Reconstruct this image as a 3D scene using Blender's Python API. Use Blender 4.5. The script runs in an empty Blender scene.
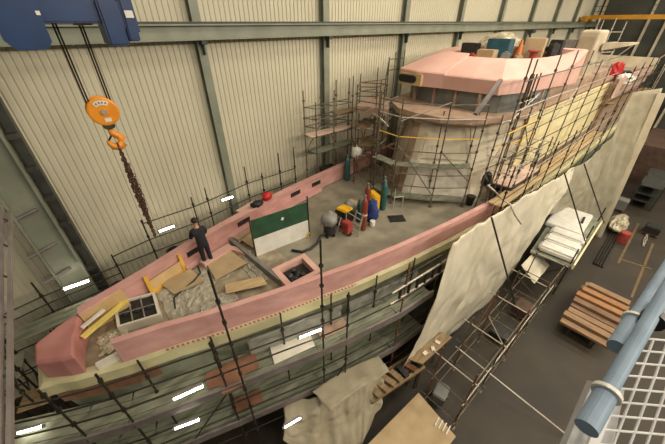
import bpy, bmesh, math, random
from mathutils import Vector, Matrix, noise
random.seed(7)
SC = bpy.context.scene
COL = SC.collection
PI = math.pi
V = Vector

# ------------------------------------------------------------------ materials
def lin(c):
    return tuple(((x/255)/12.92 if x/255 <= .04045 else ((x/255+.055)/1.055)**2.4) for x in c) + (1,)

def mat(name, c1, c2=None, scale=3, rough=.6, metal=0, bump=0, bscale=None, detail=5, emit=None, lo=.35, hi=.7, stretch=None):
    m = bpy.data.materials.new(name); m.use_nodes = True
    nt = m.node_tree; b = nt.nodes['Principled BSDF']
    b.inputs['Roughness'].default_value = rough; b.inputs['Metallic'].default_value = metal
    if emit:
        b.inputs['Emission Color'].default_value = lin(c1); b.inputs['Emission Strength'].default_value = emit
    if c2 is None: c2 = tuple(max(0, x*.85) for x in c1)
    tc = nt.nodes.new('ShaderNodeTexCoord')
    src = tc.outputs['Object']
    if stretch:
        mp = nt.nodes.new('ShaderNodeMapping'); mp.inputs['Scale'].default_value = stretch
        nt.links.new(src, mp.inputs['Vector']); src = mp.outputs['Vector']
    n = nt.nodes.new('ShaderNodeTexNoise'); n.inputs['Scale'].default_value = scale; n.inputs['Detail'].default_value = detail
    r = nt.nodes.new('ShaderNodeValToRGB')
    r.color_ramp.elements[0].position = lo; r.color_ramp.elements[1].position = hi
    r.color_ramp.elements[0].color = lin(c2); r.color_ramp.elements[1].color = lin(c1)
    nt.links.new(src, n.inputs['Vector']); nt.links.new(n.outputs['Fac'], r.inputs['Fac'])
    nt.links.new(r.outputs['Color'], b.inputs['Base Color'])
    if bump:
        n2 = nt.nodes.new('ShaderNodeTexNoise'); n2.inputs['Scale'].default_value = bscale or scale*4
        bp = nt.nodes.new('ShaderNodeBump'); bp.inputs['Strength'].default_value = bump; bp.inputs['Distance'].default_value = .03
        nt.links.new(src, n2.inputs['Vector']); nt.links.new(n2.outputs['Fac'], bp.inputs['Height'])
        nt.links.new(bp.outputs['Normal'], b.inputs['Normal'])
    return m

def dashed(name, c1, c2, freq):
    m = bpy.data.materials.new(name); m.use_nodes = True
    nt = m.node_tree; b = nt.nodes['Principled BSDF']; b.inputs['Roughness'].default_value = .5
    tc = nt.nodes.new('ShaderNodeTexCoord'); w = nt.nodes.new('ShaderNodeTexWave'); w.bands_direction = 'X'
    w.inputs['Scale'].default_value = freq
    r = nt.nodes.new('ShaderNodeValToRGB'); r.color_ramp.interpolation = 'CONSTANT'
    r.color_ramp.elements[0].color = lin(c1); r.color_ramp.elements[1].position = .5; r.color_ramp.elements[1].color = lin(c2)
    nt.links.new(tc.outputs['Object'], w.inputs['Vector']); nt.links.new(w.outputs['Fac'], r.inputs['Fac'])
    nt.links.new(r.outputs['Color'], b.inputs['Base Color'])
    return m

def sheet_mat(name, c1, c2, trans=.35, rough=.35, alpha=1.0, scale=2):
    m = mat(name, c1, c2, scale=scale, rough=rough, bump=.3, bscale=6)
    nt = m.node_tree; b = nt.nodes['Principled BSDF']; out = nt.nodes['Material Output']
    t = nt.nodes.new('ShaderNodeBsdfTranslucent'); t.inputs['Color'].default_value = lin(c1)
    mx = nt.nodes.new('ShaderNodeMixShader'); mx.inputs[0].default_value = trans
    nt.links.new(b.outputs[0], mx.inputs[1]); nt.links.new(t.outputs[0], mx.inputs[2])
    last = mx
    if alpha < 1:
        tr = nt.nodes.new('ShaderNodeBsdfTransparent'); m2 = nt.nodes.new('ShaderNodeMixShader'); m2.inputs[0].default_value = alpha
        nt.links.new(tr.outputs[0], m2.inputs[1]); nt.links.new(mx.outputs[0], m2.inputs[2]); last = m2
    nt.links.new(last.outputs[0], out.inputs['Surface'])
    return m

M = {}
M['clad'] = mat('cladding', (204,198,174), (194,188,164), scale=.35, rough=.55, lo=.3, hi=.75)
M['green_steel'] = mat('green_grey_steel', (138,142,124), (118,122,106), scale=1.2, rough=.5)
M['dark_steel'] = mat('dark_steel', (62,64,58), (44,46,42), scale=2, rough=.5)
M['floor'] = mat('concrete_floor', (58,49,34), (38,32,22), scale=.45, rough=.6, bump=.1, bscale=8, detail=9)
M['ceil'] = mat('ceiling_sheet', (150,146,132), scale=.5)
M['pink'] = mat('pink_filler', (208,162,154), (190,142,134), scale=1.6, rough=.6, stretch=(1,1,2.5))
M['pink_top'] = mat('pink_primer', (216,176,162), (206,162,148), scale=.9, rough=.55)
M['pink_dark'] = mat('brown_pink_filler', (180,154,132), (154,128,108), scale=2.5, rough=.6)
M['nose'] = mat('bow_filler', (192,136,128), (170,112,106), scale=1.5, rough=.6)
M['cream'] = mat('cream_primer', (206,200,158), (186,178,136), scale=1.4, rough=.5)
M['cream_side'] = mat('cream_fairing', (238,226,178), (222,208,160), scale=.8, rough=.5)
M['panel'] = mat('beige_panel', (214,204,180), (194,182,156), scale=1.2, rough=.5)
M['hull'] = mat('grey_green_primer', (144,148,128), (98,104,86), scale=.9, rough=.5, stretch=(1,1,2), lo=.4, hi=.6)
M['deck'] = mat('deck_primer', (150,144,126), (122,116,98), scale=1.3, rough=.55, lo=.3, hi=.65)
M['foredeck'] = mat('foredeck_grey', (168,156,130), (128,116,96), scale=2.6, rough=.5)
M['window_band'] = mat('grey_window_film', (122,122,116), (96,98,94), scale=1.5, rough=.35)
M['tan'] = mat('tan_panel', (206,178,128), (190,160,112), scale=2)
M['brown'] = mat('brown_filler', (146,104,78), (116,80,60), scale=2.2)
M['yellow_paint'] = mat('yellow_paint', (226,178,62), (206,158,52), scale=3)
M['yellow_pale'] = mat('yellow_pale', (226,206,110), (206,182,90), scale=3)
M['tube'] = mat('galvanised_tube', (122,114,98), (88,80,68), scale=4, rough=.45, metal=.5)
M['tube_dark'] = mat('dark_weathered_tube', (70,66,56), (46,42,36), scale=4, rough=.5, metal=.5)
M['tube_rust'] = mat('rusty_tube', (132,92,62), (96,66,46), scale=5, rough=.6, metal=.3)
M['tube_light'] = mat('bright_aluminium', (196,190,174), (168,160,146), scale=4, rough=.4, metal=.4)
M['board'] = mat('scaffold_wood', (156,132,96), (120,98,70), scale=2, rough=.7, stretch=(1,6,1))
M['board_grey'] = mat('grey_green_board', (148,150,130), (106,110,92), scale=1.5, rough=.6, stretch=(1,4,1))
M['board_pink'] = mat('pale_pink_board', (226,196,178), (210,178,160), scale=1.5, rough=.6)
M['beam_lilac'] = mat('dull_aluminium_beam', (140,132,128), (116,108,104), scale=3, rough=.45, metal=.3)
M['ply'] = mat('plywood', (196,172,130), (172,146,106), scale=1.6, rough=.65, stretch=(1,5,1))
M['card'] = mat('cardboard', (182,160,124), (164,142,106), scale=1.8, rough=.75)
M['timber'] = mat('brown_timber', (130,102,76), (104,78,56), scale=2.2, rough=.65, stretch=(6,1,6))
M['timber2'] = mat('pale_brown_timber', (150,120,90), (124,96,68), scale=2.2, rough=.65, stretch=(6,1,6))
M['timber3'] = mat('orange_timber', (164,120,76), (138,96,60), scale=2.2, rough=.65, stretch=(6,1,6))
M['blue'] = mat('crane_blue', (20,56,102), (14,42,82), scale=2, rough=.4)
M['blue_bag'] = mat('blue_cloth', (46,66,134), (30,46,100), scale=6, rough=.8)
M['orange'] = mat('hook_orange', (232,150,34), (214,130,26), scale=3, rough=.4)
M['white'] = mat('white_paint', (226,224,214), (208,206,196), scale=3, rough=.4)
M['offwhite'] = mat('offwhite_panel', (222,216,200), (204,198,182), scale=2, rough=.5)
M['black'] = mat('black_rubber', (26,26,26), (16,16,16), scale=6, rough=.5)
M['chain'] = mat('rusty_chain', (118,82,62), (72,52,42), scale=14, rough=.55, metal=.4)
M['rope'] = mat('greasy_wire_rope', (60,54,44), (38,34,28), scale=20, rough=.5, metal=.4)
M['green'] = mat('green_board_paint', (44,84,58), (30,62,44), scale=2.2, rough=.5)
M['red'] = mat('red_plastic', (200,36,34), (170,26,26), scale=5, rough=.45)
M['dull_red'] = mat('dull_red_paint', (170,72,62), (140,54,46), scale=4, rough=.5)
M['cyl_brown'] = mat('maroon_cylinder_paint', (140,66,48), (116,52,38), scale=3, rough=.4)
M['cyl_teal'] = mat('teal_cylinder_paint', (44,98,96), (32,78,78), scale=3, rough=.4)
M['yellow'] = mat('yellow_plastic', (238,190,40), (220,166,30), scale=4, rough=.4)
M['grey'] = mat('mid_grey_plastic', (140,138,130), (112,110,104), scale=3, rough=.5)
M['navy'] = mat('navy_overalls', (30,32,42), (20,22,30), scale=8, rough=.85)
M['skin'] = mat('skin', (190,140,112), (176,124,98), scale=8, rough=.5)
M['hair'] = mat('dark_hair', (34,26,22), (22,18,16), scale=30, rough=.6)
M['tarp'] = sheet_mat('white_tarpaulin', (240,234,214), (226,218,194), trans=.3)
M['tarp_thin'] = sheet_mat('thin_white_tarpaulin', (206,200,178), (182,174,150), trans=.3, alpha=.85)
M['poly'] = sheet_mat('polythene_film', (214,208,190), (176,168,148), trans=.3, rough=.2, scale=4)
M['clear'] = sheet_mat('clear_polythene', (214,212,202), (184,182,172), trans=.3, rough=.2, alpha=.45, scale=3)
M['dust'] = sheet_mat('pale_dust_sheet', (186,176,150), (160,150,124), trans=.2, rough=.6)
M['wrap'] = sheet_mat('pink_white_wrap', (232,210,194), (210,180,166), trans=.25, rough=.35)
M['tubelamp'] = mat('lit_fluorescent', (255,246,226), (255,242,220), scale=1, emit=22)
M['rail_blue'] = mat('pale_blue_rail', (132,152,170), (112,132,150), scale=9, rough=.55)
M['mesh_white'] = mat('white_powder_coat', (216,216,214), (196,196,194), scale=6, rough=.45)
M['cage_grey'] = mat('cage_grey', (186,186,186), (166,166,166), scale=4, rough=.5)
M['tape'] = dashed('red_white_tape', (168,92,84), (206,194,166), 2.6)
M['crate_brown'] = mat('dull_crate_wood', (92,70,54), (70,52,40), scale=2, rough=.7)
M['arch'] = mat('arch_primer', (196,182,156), (172,158,134), scale=1.5, rough=.5)
M['line'] = mat('yellow_floor_paint', (120,98,54), (90,74,44), scale=5, rough=.6)
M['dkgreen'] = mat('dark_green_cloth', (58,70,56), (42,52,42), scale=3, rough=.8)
M['teal'] = mat('teal_crate', (44,92,104), (32,70,82), scale=3, rough=.5)
M['crane_yellow'] = mat('crane_yellow', (190,134,30), (170,118,26), scale=1, rough=.45)
M['foil'] = mat('crumpled_film', (214,206,180), (150,140,112), scale=5, rough=.2, bump=.5, bscale=10)
M['copper'] = mat('traffic_orange', (204,112,44), (180,94,34), scale=4, rough=.5)
M['darkbox'] = mat('dark_equipment', (44,44,42), (24,24,24), scale=7, rough=.45)

# ------------------------------------------------------------------ mesh builder
class MB:
    def __init__(s): s.v = []; s.f = []
    def add(s, vs, fs):
        o = len(s.v); s.v += [tuple(p) for p in vs]; s.f += [tuple(i+o for i in f) for f in fs]; return s
    def box(s, x0, x1, y0, y1, z0, z1):
        vs = [(x, y, z) for z in (z0, z1) for y in (y0, y1) for x in (x0, x1)]
        return s.add(vs, [(0,2,3,1),(4,5,7,6),(0,1,5,4),(2,6,7,3),(0,4,6,2),(1,3,7,5)])
    def obox(s, c, d, rot=(0,0,0), bev=0):
        from mathutils import Euler
        R = Euler(rot).to_matrix(); c = V(c)
        hx, hy, hz = d[0]/2, d[1]/2, d[2]/2
        if bev:
            bm = bmesh.new(); bmesh.ops.create_cube(bm, size=1)
            for v in bm.verts: v.co = V((v.co.x*d[0], v.co.y*d[1], v.co.z*d[2]))
            bmesh.ops.bevel(bm, geom=bm.edges[:], offset=bev, segments=2, affect='EDGES')
            bm.verts.index_update()
            s.add([c+R@v.co for v in bm.verts], [[v.index for v in f.verts] for f in bm.faces]); bm.free(); return s
        vs = [c+R@V((x, y, z)) for z in (-hz, hz) for y in (-hy, hy) for x in (-hx, hx)]
        return s.add(vs, [(0,2,3,1),(4,5,7,6),(0,1,5,4),(2,6,7,3),(0,4,6,2),(1,3,7,5)])
    def beam(s, p, q, w, h, up=(0,0,1)):
        p, q = V(p), V(q); d = (q-p).normalized(); u = V(up)
        if abs(d.dot(u)) > .98: u = V((1,0,0))
        side = d.cross(u).normalized(); u = side.cross(d).normalized()
        vs = [a+side*sx*w/2+u*sz*h/2 for a in (p, q) for sz in (-1, 1) for sx in (-1, 1)]
        return s.add(vs, [(0,1,3,2),(4,6,7,5),(0,4,5,1),(2,3,7,6),(0,2,6,4),(1,5,7,3)])
    def tube(s, p, q, r, n=8, r2=None):
        p, q = V(p), V(q); d = (q-p).normalized(); u = V((0,0,1)) if abs(d.z) < .9 else V((1,0,0))
        a = d.cross(u).normalized(); b = d.cross(a); r2 = r if r2 is None else r2
        vs = [c+(a*math.cos(2*PI*k/n)+b*math.sin(2*PI*k/n))*rr for c, rr in ((p, r), (q, r2)) for k in range(n)]
        fs = [(k, (k+1)%n, n+(k+1)%n, n+k) for k in range(n)]+[tuple(range(n))[::-1], tuple(range(n, 2*n))]
        return s.add(vs, fs)
    def path(s, pts, r, n=7):
        pts = [V(p) for p in pts]; rings = []
        for i, p in enumerate(pts):
            d = (pts[min(i+1, len(pts)-1)]-pts[max(i-1, 0)]).normalized()
            u = V((0,0,1)) if abs(d.z) < .9 else V((1,0,0))
            a = d.cross(u).normalized(); b = d.cross(a)
            rr = r[i] if isinstance(r, (list, tuple)) else r
            rings.append([p+(a*math.cos(2*PI*k/n)+b*math.sin(2*PI*k/n))*rr for k in range(n)])
        return s.loft(rings)
    def loft(s, rings, cap=True, close=True):
        n = len(rings[0]); vs = [p for r in rings for p in r]; fs = []
        for i in range(len(rings)-1):
            for k in range(n if close else n-1):
                fs.append((i*n+k, i*n+(k+1)%n, (i+1)*n+(k+1)%n, (i+1)*n+k))
        if cap: fs += [tuple(range(n))[::-1], tuple(range((len(rings)-1)*n, len(rings)*n))]
        return s.add(vs, fs)
    def prism(s, pts, z0, z1):
        return s.loft([[(x, y, z0) for x, y in pts], [(x, y, z1) for x, y in pts]])
    def lathe(s, c, prof, n=14, axis='z'):
        c = V(c); rings = []
        for r, h in prof:
            ring = []
            for k in range(n):
                a = 2*PI*k/n; x, y = r*math.cos(a), r*math.sin(a)
                p = (x, y, h) if axis == 'z' else ((x, h, y) if axis == 'y' else (h, x, y))
                ring.append(c+V(p))
            rings.append(ring)
        return s.loft(rings)
    def blob(s, c, r, amp=.15, seed=0, nu=14, nv=9, freq=2.):
        c = V(c); rings = []
        for i in range(nv+1):
            th = PI*(.02+.96*i/nv); ring = []
            for k in range(nu):
                a = 2*PI*k/nu; d = V((math.sin(th)*math.cos(a), math.sin(th)*math.sin(a), math.cos(th)))
                f = 1+amp*noise.noise(d*freq+V((seed*7.3, seed*3.1, 0)))*2
                ring.append(c+V((d.x*r[0], d.y*r[1], d.z*r[2]))*f)
            rings.append(ring)
        return s.loft(rings)
    def torus(s, c, R, r, axis='z', n=18, m=7, a0=0, a1=2*PI):
        c = V(c); full = abs(a1-a0-2*PI) < 1e-4; pts = []
        N = n if full else n+1; rings = []
        for i in range(N):
            a = a0+(a1-a0)*i/n
            e = {'z': (V((math.cos(a), math.sin(a), 0)), V((0,0,1))), 'y': (V((math.cos(a), 0, math.sin(a))), V((0,1,0))), 'x': (V((0, math.cos(a), math.sin(a))), V((1,0,0)))}[axis]
            rings.append([c+e[0]*(R+r*math.cos(2*PI*k/m))+e[1]*r*math.sin(2*PI*k/m) for k in range(m)])
        if full: rings.append(rings[0]); return s.loft(rings, cap=False)
        return s.loft(rings)
    def grid(s, fn, nu, nv):
        vs = [fn(i/nu, j/nv) for i in range(nu+1) for j in range(nv+1)]
        fs = [(i*(nv+1)+j, (i+1)*(nv+1)+j, (i+1)*(nv+1)+j+1, i*(nv+1)+j+1) for i in range(nu) for j in range(nv)]
        return s.add(vs, fs)
    def build(s, name, m, parent=None, smooth=False, solid=0, bevel=0):
        me = bpy.data.meshes.new(name); me.from_pydata([tuple(p) for p in s.v], [], s.f); me.validate()
        bm = bmesh.new(); bm.from_mesh(me); bmesh.ops.recalc_face_normals(bm, faces=bm.faces[:]); bm.to_mesh(me); bm.free()
        me.materials.append(M[m] if isinstance(m, str) else m)
        o = bpy.data.objects.new(name, me); COL.objects.link(o)
        if smooth:
            for p in me.polygons: p.use_smooth = True
        if solid:
            md = o.modifiers.new('solid', 'SOLIDIFY'); md.thickness = solid; md.offset = 0
        if bevel:
            md = o.modifiers.new('bevel', 'BEVEL'); md.width = bevel; md.segments = 2; md.limit_method = 'ANGLE'
        if parent is not None:
            o.parent = parent; root = parent
            # meshes are modelled in world coordinates
            o.matrix_parent_inverse = Matrix.Translation(-parent.location)
        return o

def tag(o, label=None, cat=None, group=None, kind=None):
    if label: o['label'] = label
    if cat: o['category'] = cat
    if group: o['group'] = group
    if kind: o['kind'] = kind
    return o
def thing(name, label, cat, loc=(0,0,0), group=None):
    o = bpy.data.objects.new(name, None); COL.objects.link(o); o.location = loc; o.empty_display_size = .1
    return tag(o, label, cat, group)
def struct(o): o['kind'] = 'structure'; return o
def dup(root, delta, label, rotz=0):
    r = root.copy(); COL.objects.link(r); r.location = root.location+V(delta); r.rotation_euler = (0, 0, rotz)
    r['label'] = label
    for ch in list(root.children):
        c = ch.copy(); COL.objects.link(c); c.parent = r
        for g in list(ch.children):
            d = g.copy(); COL.objects.link(d); d.parent = c
    return r
def lerp(a, b, t): return a+(b-a)*t
def interp(tab, x):
    if x <= tab[0][0]: return tab[0][1]
    for (x0, y0), (x1, y1) in zip(tab, tab[1:]):
        if x <= x1: return y0+(y1-y0)*(x-x0)/(x1-x0)
    return tab[-1][1]
def along(pts, t):
    n = len(pts)-1; i = min(int(t*n), n-1); f = t*n-i
    return V(pts[i]).lerp(V(pts[i+1]), f)

# ------------------------------------------------------------------ camera
cam = bpy.data.cameras.new('camera'); co = bpy.data.objects.new('camera', cam); COL.objects.link(co)
co.location = (0, 0, 13)
F = 300.; tilt = math.atan(200.5/300); AX = math.asin(421/554.5)
fwd = V((math.cos(AX)*math.cos(tilt), math.sin(AX)*math.cos(tilt), -math.sin(tilt)))
co.rotation_euler = fwd.to_track_quat('-Z', 'Y').to_euler()
cam.sensor_width = 36; cam.lens = F*36/665; cam.clip_start = .05; cam.clip_end = 300
SC.camera = co

# ------------------------------------------------------------------ hall
WY = 13.3
mb = MB(); mb.box(-12, 60, -22, 16, -.2, 0); struct(mb.build('floor', 'floor'))
def clad(x0, x1, y, pitch=.2, d=.035):
    prof = []; x = x0
    while x < x1:
        prof += [(x, 0), (x+.12, 0), (x+.14, d), (x+.18, d)]; x += pitch
    prof.append((x1, 0))
    m = MB(); vs = []
    for px, dd in prof: vs += [(px, y+dd, 0), (px, y+dd, 19)]
    m.add(vs, [(2*i, 2*i+2, 2*i+3, 2*i+1) for i in range(len(prof)-1)])
    return m
m_ = clad(-12, 56.5, WY).build('wall_back', 'clad', solid=.02); struct(m_)
mb = MB(); mb.box(56.5, 56.8, -22, 13.3, 0, 19)
struct(mb.build('wall_right', mat('dark_end_wall', (84,84,74), (66,68,60), scale=.4)))
mb = MB(); mb.box(-12, 57, -22, 14, 19, 19.3); struct(mb.build('ceiling', 'ceil'))
k = 1
def column(x, name):
    m = MB()
    m.box(x-.16, x+.16, WY-.34, WY-.31, 0, 19); m.box(x-.16, x+.16, WY-.05, WY-.02, 0, 19); m.box(x-.012, x+.012, WY-.32, WY-.04, 0, 19)
    o = struct(m.build(name, 'green_steel'))
    c = MB(); c.box(x-.1, x+.1, 12.62, WY-.3, 12.3, 12.44); c.prism([(x-.02, 12.75), (x+.02, 12.75), (x+.02, WY-.3), (x-.02, WY-.3)], 11.95, 12.3)
    c.build('corbel', 'dark_steel', o)
for n in range(0, 9): column(4.72+6.01*n, 'trim_%d' % k); k += 1
# crane runway beam
m = MB(); m.box(-12, 56.4, 12.56, 12.96, 12.88, 12.93); m.box(-12, 56.4, 12.60, 12.92, 12.44, 12.48); m.box(-12, 56.4, 12.74, 12.78, 12.48, 12.88)
o = struct(m.build('trim_%d' % k, 'green_steel')); k += 1
m = MB(); m.box(-12, 56.4, 12.72, 12.80, 12.93, 13.0); m.build('crane_rail', 'dark_steel', o)
# deep built-up column at the left, standing proud of the wall
m = MB()
m.box(-2.35, -1.6, 12.2, 12.24, 0, 12.4)            # face
m.box(-1.62, -1.56, 12.05, 12.4, 0, 12.4)           # pale edge flange
m.box(-2.4, -2.34, 12.05, 12.4, 0, 12.4)
o = struct(m.build('trim_%d' % k, 'green_steel')); k += 1
m = MB(); m.box(-1.5, -1.28, 12.55, 13.2, 0, 12.4); o2 = struct(m.build('trim_%d' % k, 'dark_steel')); k += 1  # back flange in the corner; its dark tone stands in for the shadow gap
m = MB()
for z in range(4, 12): m.box(-1.6, -1.3, 12.3, 12.6, z+.2, z+.35)
m.build('stay', 'dark_steel', o2)
# end wall columns
for y in (12.9, 8.1, 6.5, 4.6, 2.5):
    m = MB(); m.beam((56.2, y, 0), (56.2, y, 19), .25, .25); struct(m.build('trim_%d' % k, 'panel')); k += 1
m = MB()
for a, b in (((56.1, 8.1, 6), (56.1, 2.5, 13)), ((56.1, 12.9, 5), (56.1, 8.1, 11))): m.beam(a, b, .12, .12)
struct(m.build('trim_%d' % k, 'panel')); k += 1
# yellow bridge girder at the far end
t = thing('bridge_crane', 'yellow bridge crane girder spanning the far end of the hall', 'crane', (50, 6, 13))
m = MB(); m.box(49.6, 50.2, -8, 12.5, 13.2, 13.6); m.build('girder', 'crane_yellow', t)
m = MB(); m.box(48.6, 51.2, 12.5, 12.95, 13.0, 13.5); m.build('end_carriage', 'crane_yellow', t)
m = MB(); m.box(50.3, 50.35, -8, 12.5, 13.9, 13.95); m.box(50.3, 50.35, -8, 12.5, 14.4, 14.45)
for y in range(-8, 13, 2): m.box(50.28, 50.33, y, y+.05, 13.75, 14.45)
m.build('handrail', 'dark_steel', t)

# yellow floor lines
def fl(pts, label):
    m = MB()
    for a, b in zip(pts, pts[1:]): m.beam((*a, .004), (*b, .004), .12, .008)
    tag(m.build('floor_marking', 'line'), label, 'floor marking', 'painted floor lines')
fl([(23.6, -.9), (30.5, -.8)], 'yellow painted line running along the floor beyond the timber stack')
fl([(24.2, -.9), (24.5, -2.4)], 'short yellow painted line crossing the floor beyond the timber stack')
fl([(20.5, -2.1), (28.0, -2.0)], 'yellow painted floor line nearest the blue handrails')

# ------------------------------------------------------------------ crane hoist, hook block, chain
t = thing('crane_hoist', 'blue crane hoist hanging high in the top left corner', 'hoist', (.2, 7.3, 12.6))
m = MB(); m.loft([[(-.3+.72*f, y, z) for f, y, z in q] for q in ([(0,6.6,12.78),(0,6.6,13.45),(0,7.4,13.45),(0,7.4,12.78)],[(.12,6.6,12.66),(.12,6.6,13.5),(.12,7.4,13.5),(.12,7.4,12.66)],[(.62,6.6,12.66),(.62,6.6,13.5),(.62,7.4,13.5),(.62,7.4,12.66)],[(.72,6.6,12.76),(.72,6.6,13.45),(.72,7.4,13.45),(.72,7.4,12.76)])]); m.build('motor_housing', 'blue', t)
m = MB(); m.obox((.62, 7.0, 13.13), (.95, .4, .3), bev=.02); m.build('cross_beam', 'blue', t)
m = MB(); m.lathe((.7, 6.95, 13.35), [(0,-.3),(.13,-.3),(.14,-.26),(.14,.26),(.13,.3),(0,.3)], n=18, axis='x'); m.build('rope_drum', 'blue', t)
m = MB(); m.obox((1.1, 7.0, 12.98), (.3, .6, .64), bev=.03); m.build('end_carriage', 'blue', t)
m = MB(); m.obox((1.36, 6.95, 13.12), (.2, .45, .6), bev=.03); m.obox((1.33, 6.8, 12.82), (.16, .3, .2), bev=.02); m.build('travel_motor', 'blue', t)
m = MB(); m.obox((1.36, 6.71, 13.1), (.12, .02, .1)); m.build('rating_plate', 'white', t)
m = MB(); m.obox((.2, 6.585, 13.1), (.05, .02, .05)); m.build('rating_plate', 'white', t)
m = MB(); m.obox((.72, 7.1, 12.98), (.26, .1, .06)); m.build('limit_switch', 'yellow', t)
m = MB()
for a, b in (((.34, 7.25, 13.05), (.35, 7.55, 11.72)), ((.38, 7.25, 13.05), (.39, 7.55, 11.72)), ((.7, 7.4, 12.95), (.7, 7.55, 11.7)), ((.74, 7.4, 12.95), (.74, 7.55, 11.7))):
    m.tube(a, b, .016, 6)
m.build('wire_rope', 'rope', t)
HB = V((.55, 7.55, 11.55))
t = thing('hook_block', 'orange crane hook block with round sheave cover hanging on wire ropes', 'hook block', HB)
# disc faces the camera roughly: axis along -Y/-X
m = MB()
for dy in (-.1, .1): m.lathe(HB+V((0, dy, 0)), [(.0, -.035), (.23, -.035), (.26, -.02), (.26, .02), (.23, .035), (0, .035)], axis='y', n=28)
m.build('sheave_cover', 'orange', t)
m = MB(); m.lathe(HB, [(.2, -.06), (.22, -.03), (.17, 0), (.22, .03), (.2, .06)], axis='y', n=24); m.build('sheave', 'dark_steel', t)
m = MB(); m.lathe(HB+V((0, -.15, 0)), [(0, -.02), (.05, -.02), (.05, .02), (0, .02)], axis='y', n=10); m.build('axle_bolt', 'tube_light', t)
m = MB()
N = 12
for i in range(N):
    a0, a1 = PI*(.28+.44*i/N), PI*(.28+.44*(i+1)/N)
    P_ = [HB+V((r*math.cos(a), -.139, r*math.sin(a))) for r, a in ((.13, a0), (.21, a0), (.21, a1), (.13, a1))]
    Q_ = [p+V((0, -.004, 0)) for p in P_]; m.loft([P_, Q_])
m.build('capacity_label', 'white', t)
m = MB()
for i, x in enumerate((-.075, -.025, .025, .075)):
    z = math.sqrt(.17**2-x*x)
    m.obox(HB+V((x, -.145, z)), (.03, .004, .04), rot=(0, math.asin(x/.17), 0)); m.obox(HB+V((x, -.147, z)), (.012, .004, .018), rot=(0, math.asin(x/.17), 0))
m.build('label_lettering', 'grey', t)
m = MB(); m.obox(HB+V((.02, -.139, -.15)), (.11, .006, .07)); m.build('maker_plate', 'white', t)
m = MB(); m.obox(HB+V((0, 0, -.29)), (.2, .16, .1), bev=.02); m.tube(HB+V((0, 0, -.24)), HB+V((0, 0, -.4)), .045); m.build('swivel', 'dark_steel', t)
m = MB()
hp = [(0, -.36), (.0, -.44), (.08, -.5), (.13, -.58), (.11, -.67), (.03, -.72), (-.06, -.7), (-.11, -.63), (-.12, -.57)]
m.path([HB+V((x, -.02, z)) for x, z in hp], [.06, .06, .075, .085, .09, .085, .07, .05, .03], n=10); m.build('hook', 'orange', t, smooth=True)
m = MB(); m.beam(HB+V((-.02, -.02, -.47)), HB+V((-.11, -.02, -.58)), .03, .03); m.build('safety_latch', 'black', t)
CH = HB+V((.02, -.02, -.68))
t = tag(MB().torus(CH+V((0, 0, -.06)), .09, .022, axis='x', n=16).build('lifting_chain', 'chain', smooth=True), 'rusty multi leg lifting chain hanging in a long bundle from the orange hook', 'chain')
def links(top, L, offs, seed):
    m = MB(); n = int(L/.062)
    for i in range(n):
        f = i/n; z = -f*L
        p = top+V((offs[0]*math.sin(PI*min(1, f*1.05))+.012*math.sin(i*1.7+seed), offs[1]*math.sin(PI*min(1, f*1.05))+.012*math.cos(i*1.3+seed), z))
        ax = i % 2
        a, b = (V((.024, 0, 0)), V((0, 0, .042))) if ax else (V((0, .024, 0)), V((0, 0, .042)))
        pts = [p+a*math.cos(q)+b*math.sin(q) for q in [2*PI*j/8 for j in range(9)]]
        m.path(pts, .0105, n=5)
    return m
for i, (ox, oy, L) in enumerate(((-.05, 0, 2.2), (.05, .02, 2.15), (0, -.05, 2.25), (.02, .05, 2.05), (-.02, -.02, 2.3), (.07, -.03, 1.9), (-.03, .04, 2.0), (.03, -.01, 2.2))):
    links(CH+V((0, 0, -.14)), L, (ox, oy), i).build('chain_leg', 'chain', t)

# ------------------------------------------------------------------ yacht
YC = 7.8
HB_ = [(-2.75,.28),(-2.2,.6),(-1.2,.98),(0,1.33),(1.2,1.75),(2.6,2.15),(4.2,2.55),(5.2,2.8),(7.2,3.15),(9.8,3.5),(12.4,3.75),(16,3.95),(20,4.05),(30,4.05),(42,3.9)]
def hb(x): return interp(HB_, x)
def near(x): return YC-hb(x)
def far(x): return YC+hb(x)
XS = [-2.75,-2.5,-2.2,-1.7,-1.2,-.6,0,.6,1.2,1.9,2.6,3.4,4.2,5.2,6.2,7.2,8.5,9.8,11,12.4,14,16,18,20,24,30,36,42]
yacht = thing('motor_yacht', 'large unfinished motor yacht with pink filler on bulwarks and roof', 'yacht', (12, YC, 0))
# hull shell
m = MB(); lv = [(5.3,1,0),(4.2,.95,.15),(3.0,.86,.5),(1.8,.7,1.0),(1.0,.35,1.6),(.7,.05,2.2)]
rings = []
for x in XS:
    side = []
    for z, f, rk in lv:
        xx = x+rk*max(0, 1-(x+2.75)/6); side.append((xx, f, z))
    ring = [(xx, YC-hb(x)*f, z) for xx, f, z in side]+[(xx, YC+hb(x)*f, z) for xx, f, z in reversed(side)]
    rings.append(ring)
m.loft(rings); m.build('hull', 'hull', yacht)
m = MB(); m.box(4, 38, 7.6, 8.0, .25, .75); m.build('keel', 'dark_steel', yacht)
def strip(xs, off0, off1, z0, z1, fn, sgn):
    mm = MB(); rr = []
    for x in xs:
        y = fn(x); rr.append([(x, y+sgn*off0, z0), (x, y+sgn*off1, z0), (x, y+sgn*off1, z1), (x, y+sgn*off0, z1)])
    return mm.loft(rr)
xs_all = [x for x in XS if x <= 36]
ring_o = lambda xs, off, z: [(x-(off if i == 0 else 0), near(x)-off, z) for i, x in enumerate(xs)]+[(x-(off if i == len(xs)-1 else 0), far(x)+off, z) for i, x in enumerate(reversed(xs))]
m = MB(); m.loft([ring_o(XS, .0, 5.28), ring_o(XS, .14, 5.36), ring_o(XS, .14, 5.7), ring_o(XS, .04, 5.76), ring_o(XS, -.14, 5.76)], cap=False); m.build('rubbing_strake', 'cream', yacht)
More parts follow.
